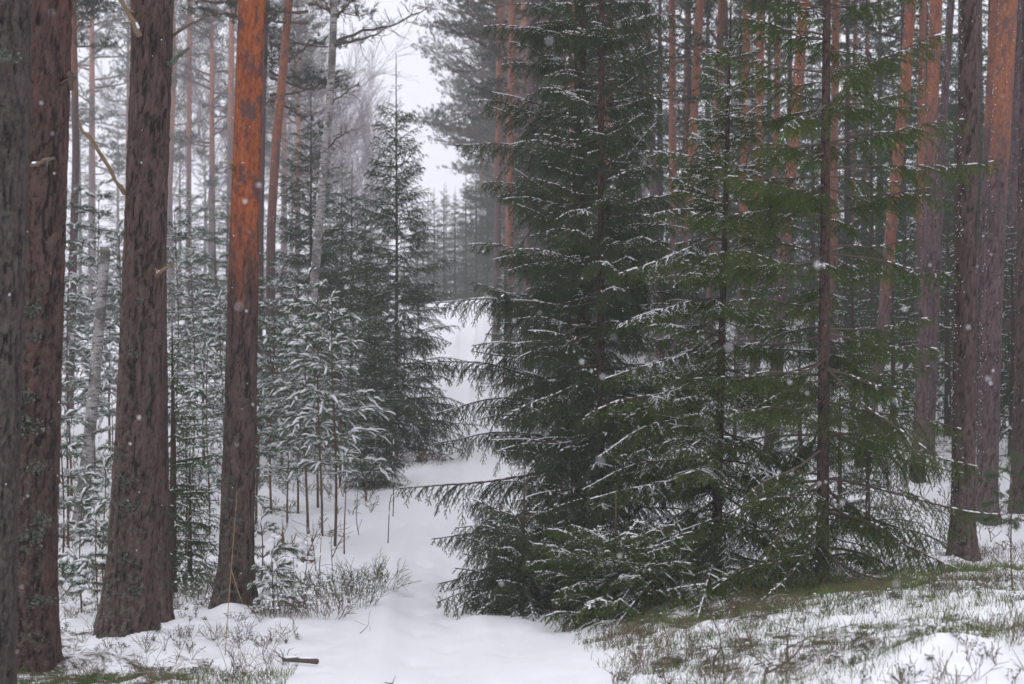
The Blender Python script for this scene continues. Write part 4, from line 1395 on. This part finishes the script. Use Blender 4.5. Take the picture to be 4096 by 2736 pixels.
def mid_birch():
    d = 30.0
    pts = [(655, 430, 8), (650, 300, 7), (645, 190, 6.5), (640, 120, 6), (632, 43, 5.6), (626, 0, 5.2)]
    b = at(655, 430, d); b[2] = gz(b[0], b[1])
    t = thing('birch_tree', 'thin curved pale birch between the pines behind the front spruces', 'birch tree', b)
    rows = px_path(pts, d, b); rows[0][0] = min(rows[0][0], 0.0)
    rows = extend(rows, 13, 0.03)
    link('trunk', plain_trunk(rows, 12, M_BIRCH, 6), t)
    link('crown', BARE[1], t, (rows[-2][1], 0, rows[-2][0] - 0.5))


mid_birch()
fb = sorted([(322, 70, 1.0), (338, 74, 1.05), (350, 78, 1.0), (360, 82, 1.25), (368, 78, 0.85), (376, 84, 0.72), (315, 66, 1.2), (290, 72, 1.4), (210, 64, 1.3), (165, 60, 1.25), (250, 68, 1.2), (520, 80, 1.1)])
for k, (px, d, s) in enumerate(fb):
    d, s = d * 1.6, s * 1.6
    x = (px - 512) / FOC * d
    t = thing('bare_tree', f'far leafless purple grey tree fading in the haze, {ORD[k]} from the left', 'bare tree', (x, d, gz(x, d) - 0.1), 'far leafless trees', k * 2.3)
    t.scale = (s,) * 3
    link('crown', BARE[k % 2], t)
    g = Geo(); tube(g, [[0, 0, -0.3], [0, 0, 1.5], [0.05, 0, 3]], [0.075, 0.06, 0.05], 8)
    link('trunk', g.mesh('bare_trunk', [M_BIRCH]), t)

# ------------------------------------------------------------------ far pines with crowns in view
TRUNKS = []
for k in range(3):
    g, a = trunk_geo([[0, 0, 0, 0.17], [6, 0.1 * k, 0, 0.14], [12, -0.1 * k, 0, 0.10], [16, 0, 0, 0.03]], 0, 15.9, 0.25, 12, 0.0, 300 + k, 0.2, (5.0, 10.0), None, 0.25)
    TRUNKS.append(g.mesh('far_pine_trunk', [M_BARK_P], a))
fp = sorted([(40, 62, 1.0), (60, 48, .95), (92, 60, 1.05), (128, 70, 1.0), (172, 56, .9), (212, 50, .8), (246, 74, 1.0), (262, 52, .78), (284, 64, .95), (298, 46, .60), (20, 50, 1.0),
             (336, 92, .55),
             (508, 56, 1.05), (524, 47, .98), (514, 62, 1.2), (545, 50, 1.05), (535, 55, 1.2), (515, 74, .95), (526, 80, 1.2), (575, 62, 1.2), (560, 70, 1.3), (496, 58, .82), (516, 52, .9), (482, 70, .85)])
for k, (px, d, s) in enumerate(fp):
    if d > 44:
        d, s = d * 1.55, s * 1.5
    x = (px - 512) / FOC * d
    side = 'left' if px < 430 else 'right'
    t = thing('pine_tree', f'hazy far pine with a ragged crown, {ORD[k]} from the left', 'pine tree', (x, d, gz(x, d)), 'far hazy pines', k * 2.1)
    t.scale = (s,) * 3
    link('trunk', TRUNKS[k % 3], t)
    c = link('crown', CROWNS[k % 4], t, (0, 0, 16.6))
    if px > 430:
        c.scale = (1.25, 1.25, 1.35)
fs = sorted([(30, 80, 1, 1.1), (80, 72, 1, 1.0), (118, 82, 1, 1.15), (145, 75, 1, 1.0), (180, 84, 1, 1.15), (205, 78, 1, 1.0), (232, 86, 1, 1.2), (262, 80, 1, 1.1), (292, 84, 1, 1.1), (320, 78, 1, .95), (342, 56, 0, .85), (365, 62, 0, .8), (388, 60, 0, .62), (404, 74, 0, .6), (416, 88, 1, .68), (428, 96, 1, .80), (438, 86, 0, .82), (446, 104, 1, .95), (455, 92, 1, .78), (463, 86, 0, .9), (471, 98, 1, .95), (480, 88, 1, .95), (490, 92, 1, 1.1), (500, 84, 1, 1.2)])
for k, (px, d, v, s) in enumerate(fs):
    d, s = d * 1.6, s * 1.55
    spruce_far(px, d, f'far hazy spruce closing the view, {ORD[k]} from the left', FAR_S[v], s, k, 'far hazy spruces', snow=False)


# the wood goes on to both sides of the picture
for sgn, lab in ((-1, 'dense wood carrying on past the left edge of the picture'), (1, 'dense wood carrying on past the right edge of the picture')):
    sw = link('side_wood', None)
    tag(sw, lab, 'wood', kind='stuff')
    rw = np.random.default_rng(50 + sgn)
    for k in range(26):
        d = [14, 17, 20, 22, 25, 27, 30, 33, 36, 40, 44, 48, 52][k % 13] + rw.uniform(-1, 1)
        off = 560 + rw.uniform(20, 110) + (260 * rw.random() if k > 12 else 0)
        x = sgn * off / FOC * d; z = gz(x, d); sc_ = rw.uniform(0.85, 1.3)
        if k % 3 == 0:
            for me, zz in ((TRUNKS[k % 3], 0), (CROWNS[k % 4], 16.6 * sc_)):
                o = link('pine', me, sw, (x, d, z + zz)); o.scale = (sc_,) * 3
        else:
            v = FAR_S[(1, 0, 2)[k % 3]] if d > 26 else FAR_S[2 if k % 2 else 0]
            for me in (v[0], v[2]):
                o = link('spruce', me, sw, (x, d, z)); o.scale = (sc_,) * 3; o.rotation_euler = (0, 0, k)

hp = sorted([(423, 82, 0, .8), (434, 76, 0, .78), (444, 86, 0, .95), (455, 78, 0, .8), (466, 84, 0, 1.0), (476, 77, 0, .95), (487, 82, 0, 1.1), (497, 74, 0, 1.05)])
for k, (px, d, v, s) in enumerate(hp):
    spruce_far(px, d, f'dusky spruce just beyond the crest of the path, {ORD[k]} from the left', FAR_S[v], s, k * 1.1, 'spruces beyond the path crest', snow=False)


# ------------------------------------------------------------------ saplings, sticks, stump
def twiggy(name, label, cat, paths, d, r, mat, group=None, nt=0, seed=0, snow=0.3, sub=True):
    rng = np.random.default_rng(seed)
    x, y = paths[0][0]
    b = at(x, y, d); b[2] = gz(b[0], b[1])
    t = thing(name, label, cat, b, group)
    dz = b - at(x, y, d)
    for k, pp in enumerate(paths):
        P = np.array([at(px, py, d + 0.03 * i) + dz - b for i, (px, py) in enumerate(pp)])
        if k == 0:
            P = np.vstack([P[0] - [0, 0, 0.06], P])
        n = 10
        tt = np.linspace(0, len(P) - 1, n)
        Q = np.stack([np.interp(tt, np.arange(len(P)), P[:, c]) for c in range(3)], 1)
        g = Geo(); tube(g, Q, np.linspace(r, r * 0.35, n), 6)
        S0 = []; S1 = []
        for q in range(nt):
            i = int(rng.integers(3, n)); p = Q[i]
            dd = rng.normal(0, 1, 3) * [1, 0.6, 0.4]; dd[2] += 0.7; dd /= np.linalg.norm(dd)
            for s in range(3):
                e = p + dd * rng.uniform(0.03, 0.08)
                S0.append(p); S1.append(e); p = e; dd = dd + rng.normal(0, 0.25, 3); dd /= np.linalg.norm(dd)
        segs(g, S0, S1, r * 0.35, r * 0.2, 4)
        o = link('stem' if k == 0 else 'branch', g.mesh(name + '_stem', [mat]), t)
        if snow:
            sg = Geo()
            sel = [i for i in range(1, n - 1) if rng.random() < snow]
            if sel:
                up = np.array([0, 0, r * 0.9])
                lumps(sg, Q[sel] + up, (Q[sel] + Q[np.array(sel) + 1]) / 2 + up, r * 0.9, 5)
                link('snow', sg.mesh(name + '_snow', [M_SNOW]), o)
    return t


G = 'bare saplings beside the path'
twiggy('bare_sapling', 'tall thin bare sapling beside the path below the spike-topped spruce', 'sapling', [[(393, 523), (394, 495), (391, 478), (394, 462), (393, 440)]], 20, 0.010, M_TWIG, G, 14, 1)
twiggy('bare_sapling', 'bowed sapling curving over to the right at the path edge', 'sapling', [[(388, 547), (389, 520), (390, 502), (394, 494), (404, 492), (412, 497)]], 17, 0.008, M_RED, G, 12, 2, 0.5)
twiggy('bare_sapling', 'dark thin sapling right of the white tipped pine sapling', 'sapling', [[(359, 544), (356, 528), (358, 500), (357, 472)]], 18, 0.008, M_TWIG, G, 8, 3)
twiggy('bare_sapling', 'fork of bare twigs in front of the rotten stump, leftmost', 'sapling', [[(304, 601), (307, 580), (308, 560), (306, 542)], [(308, 570), (314, 556), (318, 545)]], 14, 0.006, M_TWIG, G, 6, 4)
twiggy('bare_sapling', 'pair of upright dark twigs right of the rotten stump', 'sapling', [[(318, 602), (320, 580), (321, 560), (322, 535)], [(316, 590), (314, 570), (311, 556)]], 14, 0.007, M_TWIG, G, 6, 5)
twiggy('bare_sapling', 'single upright dark twig nearest the path, right of the stump twigs', 'sapling', [[(333, 600), (332, 580), (331, 562), (332, 548)], [(332, 575), (338, 562), (344, 552)]], 14, 0.007, M_TWIG, G, 8, 6)
twiggy('bare_sapling', 'thin dark twig standing right of the tall front spruce stem', 'sapling', [[(879, 584), (880, 570), (881, 560), (881, 548)]], 11.4, 0.006, M_TWIG, None, 4, 7)
twiggy('bare_sapling', 'leaning bare stem crossing the gap behind the thick reddish trunk', 'sapling', [[(52, 552), (75, 525), (95, 500), (112, 482)]], 11.8, 0.006, M_TWIG, None, 3, 8, 0.1)
twiggy('crooked_twig', 'crooked brown twig poking from the snow at the bottom right', 'twig', [[(763, 690), (765, 664), (777, 659), (790, 650), (800, 640), (805, 628)], [(766, 662), (768, 655), (773, 653)], [(788, 652), (787, 640), (788, 630)]], 6.6, 0.009, M_TWIG, None, 3, 9, 0.15)
twiggy('crooked_twig', 'thin crooked twig left of the larger crooked twig, below the spruces', 'twig', [[(713, 688), (715, 670), (722, 661), (719, 645), (712, 632), (711, 618)], [(721, 660), (724, 672), (722, 686)]], 7.4, 0.006, M_TWIG, None, 3, 10, 0.1)
twiggy('dry_grass_stalk', 'single pale dry stalk standing before the glowing orange trunk', 'stalk', [[(225, 655), (228, 610), (231, 570), (235, 520), (237, 490)], [(231, 568), (238, 590), (246, 612)]], 9.6, 0.004, mat_simple('dry_straw', (0.28, 0.19, 0.09), (0.40, 0.28, 0.14), 9), None, 0, 11, 0)
twiggy('fallen_twig', 'short dark twig stuck in the snow at the bottom of the path', 'twig', [[(391, 690), (393, 682), (396, 676)], [(392, 684), (384, 683)]], 7.9, 0.004, M_TWIG, None, 0, 12, 0)
twiggy('fallen_twig', 'slanting pair of thin twigs lying on the smooth path snow', 'twig', [[(360, 638), (364, 634), (368, 630)], [(366, 639), (371, 635)]], 10.4, 0.004, M_TWIG, None, 1, 13, 0)
twiggy('fallen_twig', 'long thin red twig lying across the right snow bank', 'twig', [[(828, 640), (860, 636), (890, 634), (920, 633)]], 7.3, 0.004, M_BILB, None, 5, 14, 0.1)


def stick():
    d = 8.9
    b = at(300, 662, d); b[2] = gz(b[0], b[1])
    t = thing('fallen_stick', 'short broken stick with snow along its top at the lower left', 'stick', b + np.array([0, 0, 0.03]))
    g = Geo(); tube(g, [[-0.11, 0.02, 0], [-0.03, 0, 0.004], [0.06, -0.01, 0], [0.115, -0.015, -0.004]], [0.013, 0.016, 0.017, 0.018], 9)
    link('wood', g.mesh('stick_wood', [M_TWIG]), t)
    s = Geo(); lumps(s, [[-0.11, 0.02, 0.015], [-0.02, 0, 0.018]], [[0.0, 0, 0.02], [0.10, -0.012, 0.014]], 0.012, 7)
    link('snow', s.mesh('stick_snow', [M_SNOW]), t)


stick()


def stump(px, py, d, label, h, r, seed):
    rng = np.random.default_rng(seed)
    b = at(px, py, d); b[2] = gz(b[0], b[1])
    t = thing('tree_stump', label, 'stump', b)
    k = 18; nz = 9
    th = np.arange(k) * 2 * math.pi / k
    hh = h * (0.72 + 0.28 * np.cos(th - 0.4) + rng.normal(0, 0.10, k))
    v = []
    for i in range(nz):
        u = i / (nz - 1)
        rr = r * (1.15 - 0.3 * u) * (1 + 0.10 * np.cos(3 * th) + rng.normal(0, 0.04, k))
        v.append(np.stack([rr * np.cos(th), rr * np.sin(th), -0.05 + (hh + 0.05) * u], 1))
    v.append(np.stack([0.5 * r * np.cos(th), 0.5 * r * np.sin(th), hh * 0.72], 1))
    v = np.concatenate(v); v = np.vstack([v, [0, 0, h * 0.55]])
    i = np.arange(k); j = (i + 1) % k
    tr = []
    for q in range(nz):
        tr += [np.stack([q * k + i, q * k + j, (q + 1) * k + j], 1), np.stack([q * k + i, (q + 1) * k + j, (q + 1) * k + i], 1)]
    tr.append(np.stack([nz * k + i, nz * k + j, np.full(k, (nz + 1) * k)], 1))
    g = Geo(); g.add(v, np.concatenate(tr))
    link('wood', g.mesh('stump_wood', [M_CUT], smooth=False), t)
    s = Geo()
    n = 26
    c = np.stack([rng.normal(0, r * 0.6, n), rng.normal(-r * 0.6, r * 0.4, n), rng.uniform(-0.02, h * 0.95, n)], 1)
    lumps(s, c - [0.04, 0, 0], c + [0.04, 0.01, 0.01], rng.uniform(0.018, 0.035, n), 7)
    link('snow', s.mesh('stump_snow', [M_SNOW]), t)


stump(307, 566, 15.4, 'rotten orange brown stump patched with snow left of the path', 0.22, 0.07, 3)
stump(279, 556, 15.8, 'smaller snow capped stump left of the rotten orange stump', 0.24, 0.06, 4)


# ------------------------------------------------------------------ ground cover
def frustum_pts(n, d0, d1, rng, margin=60):
    d = np.sqrt(rng.uniform(d0 ** 2, d1 ** 2, n))
    px = rng.uniform(-margin, W + margin, n)
    return (px - 512) / FOC * d, d, px


def grass(name, label, n, mask, h, seed, mat, lean=0.35, w=0.0035):
    rng = np.random.default_rng(seed)
    x, y, px = frustum_pts(n, 6.0, 14, rng)
    pr = mask(x, y, px)
    k = rng.random(n) < pr
    x, y = x[k], y[k]
    n = len(x)
    z = ground_z(x, y) - 0.01
    hh = h * rng.uniform(0.45, 1.2, n)
    a = rng.uniform(0, 2 * math.pi, n)
    le = lean * rng.uniform(0.2, 1.3, n)
    dx = np.cos(a) * le; dy = np.sin(a) * le
    b = np.stack([x, y, z], 1)
    m = b + np.stack([dx * hh * 0.35, dy * hh * 0.35, hh * 0.6], 1)
    tpt = b + np.stack([dx * hh, dy * hh, hh], 1)
    sd = np.stack([-np.sin(a + 0.6), np.cos(a + 0.6), 0 * a], 1)
    sd[:, 1] *= 0.4
    v = np.stack([b - sd * w * 0.6, b + sd * w * 0.6, m + sd * w * 0.5, m - sd * w * 0.5, tpt], 1)
    t = np.array([[0, 1, 2], [0, 2, 3], [3, 2, 4]])
    g = Geo(); g.add(v, t[None] + (np.arange(n) * 5)[:, None, None])
    o = link(name, g.mesh(name, [mat]))
    tag(o, label, 'grass', kind='stuff')


def m_left(x, y, px):
    return sstep(8.9, 8.2, y) * sstep(340, 300, px) * (0.45 + 0.55 * sstep(0.42, 0.6, fbm(x * 2.4, y * 2.4, 71))) * (path_dist(x, y) > 0.85)


def m_right(x, y, px):
    band = sstep(8.8, 9.6, y) * sstep(11.8, 11.0, y) * sstep(560, 680, px)
    low = 0.45 * sstep(6.0, 6.5, y) * sstep(9.4, 8.8, y) * sstep(560, 640, px)
    return (band * 1.3 + low) * sstep(0.28, 0.52, fbm(x * 1.9, y * 1.9, 73)) * (path_dist(x, y) > 0.9)


grass('grass', 'short green grass tufts poking through snow at the lower left', 150000, m_left, 0.07, 201, M_GRASS, 0.8, 0.0028)
grass('grass', 'green and straw grass along the snowy right bank under the spruces', 170000, m_right, 0.072, 202, M_GRASS, 0.9, 0.0028)


def sprigs(name, label, n, mask, seed, leafy, mat_stem, mat_leaf, h=0.09, d1=14, snow=0.0, cat='ground cover', branch=5, w=0.0016, d0=5.8):
    rng = np.random.default_rng(seed)
    x, y, px = frustum_pts(n, d0, d1, rng)
    k = rng.random(n) < mask(x, y, px)
    x, y = x[k], y[k]; n = len(x)
    z = ground_z(x, y) - 0.015
    g = Geo(); sg = Geo()
    P0 = []; P1 = []; LV = []; SN0 = []; SN1 = []
    for i in range(n):
        p = np.array([x[i], y[i], z[i]])
        hh = h * rng.uniform(0.5, 1.3)
        for b in range(branch):
            d = rng.normal(0, 0.42, 3); d[2] = 1; d /= np.linalg.norm(d)
            q = p
            st = 3
            for s in range(st):
                e = q + d * hh / st
                P0.append(q); P1.append(e)
                if leafy and s > 0:
                    for l in range(3):
                        LV.append((e, rng.normal(0, 1, 3)))
                if not leafy and s > 0:
                    e2 = e + (d + rng.normal(0, 0.55, 3)) * hh * 0.33
                    P0.append(e); P1.append(e2)
                q = e; d = d + rng.normal(0, 0.25, 3); d[2] = abs(d[2]); d /= np.linalg.norm(d)
            if snow and rng.random() < snow:
                SN0.append(q - [0.012, 0, -0.004]); SN1.append(q + [0.012, 0, 0.006])
    segs(g, P0, P1, w, w * 0.7, 3, 0)
    if LV:
        c = np.array([l[0] for l in LV]); d = np.array([l[1] for l in LV]); d[:, 2] = np.abs(d[:, 2]) * 0.5; d /= np.linalg.norm(d, axis=1, keepdims=True)
        s = np.cross(d, [0, 0, 1.0]); s /= np.linalg.norm(s, axis=1, keepdims=True) + 1e-9
        L = 0.015
        v = np.stack([c, c + d * L * 0.5 + s * L * 0.3, c + d * L, c + d * L * 0.5 - s * L * 0.3], 1)
        g.add(v, np.array([[0, 1, 2], [0, 2, 3]])[None] + (np.arange(len(c)) * 4)[:, None, None], 1)
    o = link(name, g.mesh(name, [mat_stem, mat_leaf]))
    tag(o, label, cat, kind='stuff')
    if SN0:
        lumps(sg, SN0, SN1, 0.0065, 5)
        link('snow', sg.mesh(name + '_snow', [M_SNOW]), o)


def m_ling(x, y, px):
    return (path_dist(x, y) > 0.95) * sstep(0.40, 0.62, fbm(x * 1.7 + 9, y * 1.7, 81)) * 0.9


def m_bil(x, y, px):
    return (path_dist(x, y) > 0.9) * sstep(0.44, 0.64, fbm(x * 1.1 + 4, y * 1.1, 83)) * np.where(px > 520, 1.0, 0.5) + 0.004


sprigs('lingonberry', 'small dark lingonberry leaves scattered through the snow', 2900, m_ling, 211, True, M_BILB, M_LEAF, 0.07, 15, 0.10)
sprigs('bilberry_twigs', 'reddish leafless bilberry twigs standing in the snow', 3000, m_bil, 212, False, M_BILB, M_BILB, 0.12, 14, 0.0)


sprigs('heather', 'dark low heath sprigs dotting the snow further into the forest', 3200, lambda x, y, px: (path_dist(x, y) > 1.0) * (0.08 + sstep(0.42, 0.6, fbm(x * 0.8, y * 0.8, 87))), 213, False, M_BILB, M_BILB, 0.16, 34, 0.12, branch=3, w=0.0045, d0=13)


def shrub(px, py, d, label, rad, h, n, seed, mat):
    rng = np.random.default_rng(seed)
    b = at(px, py, d); b[2] = gz(b[0], b[1])
    t = thing('bilberry_shrub', label, 'shrub', b, 'bilberry shrubs left of the path')
    P0 = []; P1 = []; S0 = []; S1 = []
    for i in range(int(n * 0.62)):
        a = rng.uniform(0, 6.28); r = rad * math.sqrt(rng.random())
        x0, y0 = r * math.cos(a), r * math.sin(a)
        p = np.array([x0, y0, gz(b[0] + x0, b[1] + y0) - b[2] - 0.01])
        d_ = np.array([x0 / rad * 0.5, y0 / rad * 0.5, 1]) + rng.normal(0, 0.2, 3); d_ /= np.linalg.norm(d_)
        hh = h * rng.uniform(0.5, 1.15)
        for s in range(4):
            e = p + d_ * hh / 4
            P0.append(p); P1.append(e)
            if s:
                for q in range(2):
                    e2 = e + (d_ + rng.normal(0, 0.45, 3)) * hh * 0.28
                    P0.append(e); P1.append(e2)
                    if rng.random() < 0.10:
                        S0.append(e2 - [0.014, 0, 0]); S1.append(e2 + [0.014, 0, 0.004])
            p = e; d_ = d_ + rng.normal(0, 0.18, 3); d_ /= np.linalg.norm(d_)
    g = Geo(); segs(g, P0, P1, 0.0022, 0.0015, 3)
    link('stems', g.mesh('shrub_stems', [mat]), t)
    s = Geo(); lumps(s, S0, S1, 0.010, 5)
    link('snow', s.mesh('shrub_snow', [M_SNOW]), t)


shrub(372, 590, 13.0, 'rounded green grey bilberry shrub reaching out onto the path', 0.22, 0.24, 90, 1, M_BILBG)
shrub(345, 596, 12.7, 'bilberry shrub between the two front ones, set further back', 0.22, 0.22, 80, 2, M_BILBG)
shrub(352, 608, 12.0, 'sprawling bilberry shrub low beside the path', 0.2, 0.17, 70, 3, M_BILBG)
shrub(322, 618, 11.4, 'brownish bilberry shrub nearest the camera on the left path edge', 0.2, 0.17, 80, 4, M_BILB)
shrub(300, 600, 12.6, 'snow filled bilberry shrub right of the glowing orange trunk', 0.22, 0.18, 70, 5, M_BILBG)
shrub(282, 622, 11.2, 'low brown bilberry shrub at the foot of the snowy pine spray', 0.2, 0.15, 70, 6, M_BILB)
shrub(195, 612, 12.4, 'snowy bilberry shrub between the leaning pine and the orange trunk', 0.25, 0.2, 90, 7, M_BILBG)
shrub(938, 640, 6.7, 'dark leaved lingonberry clump on top of the rounded snow hummock', 0.06, 0.06, 22, 9, M_LEAF)
shrub(905, 668, 6.2, 'small lingonberry clump low on the left side of the snow hummock', 0.06, 0.06, 18, 10, M_LEAF)
shrub(985, 664, 6.2, 'small lingonberry clump at the right side of the snow hummock', 0.04, 0.05, 14, 11, M_LEAF)
shrub(416, 470, 26.0, 'dark heathery shrub strip beneath the spike-topped spruce by the path', 0.5, 0.25, 160, 8, M_BILB)


# fallen leaf spots
for k, (px, py, d, lab) in enumerate([(753, 640, 7.4, 'curled red brown leaf on the snow left of the long red twig'), (862, 603, 9.2, 'small dark red leaf on the grassy right bank'), (702, 644, 7.6, 'reddish dead leaf by the thin crooked twig')]):
    b = at(px, py, d); b[2] = gz(b[0], b[1]) + 0.02
    g = Geo()
    v = np.array([[0, 0, 0], [0.012, 0.006, 0.010], [0.026, 0, 0.016], [0.04, -0.004, 0.012], [0.026, -0.012, 0.018], [0.012, -0.010, 0.014], [0.02, -0.003, 0.004]])
    g.add(v, [[0, 1, 6], [1, 2, 6], [2, 3, 6], [3, 4, 6], [4, 5, 6], [5, 0, 6]])
    o = link('dead_leaf', g.mesh('dead_leaf', [M_LEAFR]), None, b)
    tag(o, lab, 'leaf')


# ------------------------------------------------------------------ falling snow
def flakes():
    rng = np.random.default_rng(333)
    n = 14000
    x = rng.uniform(-11, 11, n); y = rng.uniform(1.6, 30, n); z = rng.uniform(-2.4, 7.0, n)
    k = (np.abs(x) < y * 0.52 + 1.5) & (z < y * 0.30 + 0.8) & (z > ground_z(x, y) + 0.1)
    c = np.stack([x, y, z], 1)[k]
    near = np.stack([rng.uniform(-1.3, 1.3, 130), rng.uniform(1.4, 3.6, 130), rng.uniform(-0.8, 0.9, 130)], 1)
    c = np.concatenate([c, near])
    n = len(c)
    s = rng.uniform(0.0018, 0.0042, n) * (0.75 + 0.25 * np.minimum(c[:, 1] / 10, 2))
    d = rng.normal(0, 0.35, (n, 3)) + np.array([0.45, 0, -1]); d /= np.linalg.norm(d, axis=1, keepdims=True)
    g = Geo(); lumps(g, c - d * s[:, None] * 1.4, c + d * s[:, None] * 1.4, s, 3, 1.0, 0, rng)
    o = link('falling_snow', g.mesh('falling_snow', [M_SNOW]))
    tag(o, 'white snowflakes drifting down through the whole forest', 'snowfall', kind='stuff')


flakes()


# ------------------------------------------------------------------ haze
def haze():
    x0, x1, y0, y1, z0, z1 = -230, 230, -160, 250, -8, 36
    v = [[x, y, z] for z in (z0, z1) for y in (y0, y1) for x in (x0, x1)]
    t = [[0, 2, 1], [1, 2, 3], [4, 5, 6], [5, 7, 6], [0, 1, 4], [1, 5, 4], [2, 6, 3], [3, 6, 7], [0, 4, 2], [2, 4, 6], [1, 3, 5], [3, 7, 5]]
    g = Geo(); g.add(v, t)
    m, nt, out = new_mat('snow_haze')
    p = nt.nodes.new('ShaderNodeVolumePrincipled')
    p.inputs['Color'].default_value = (0.95, 0.955, 0.99, 1)
    p.inputs['Density'].default_value = 0.0023
    p.inputs['Anisotropy'].default_value = 0.2
    nt.links.new(p.outputs[0], out.inputs['Volume'])
    m.cycles.homogeneous_volume = True
    o = link('haze', g.mesh('haze', [m], smooth=False))
    tag(o, 'pale snowy haze filling the air between the trees', kind='stuff')


haze()
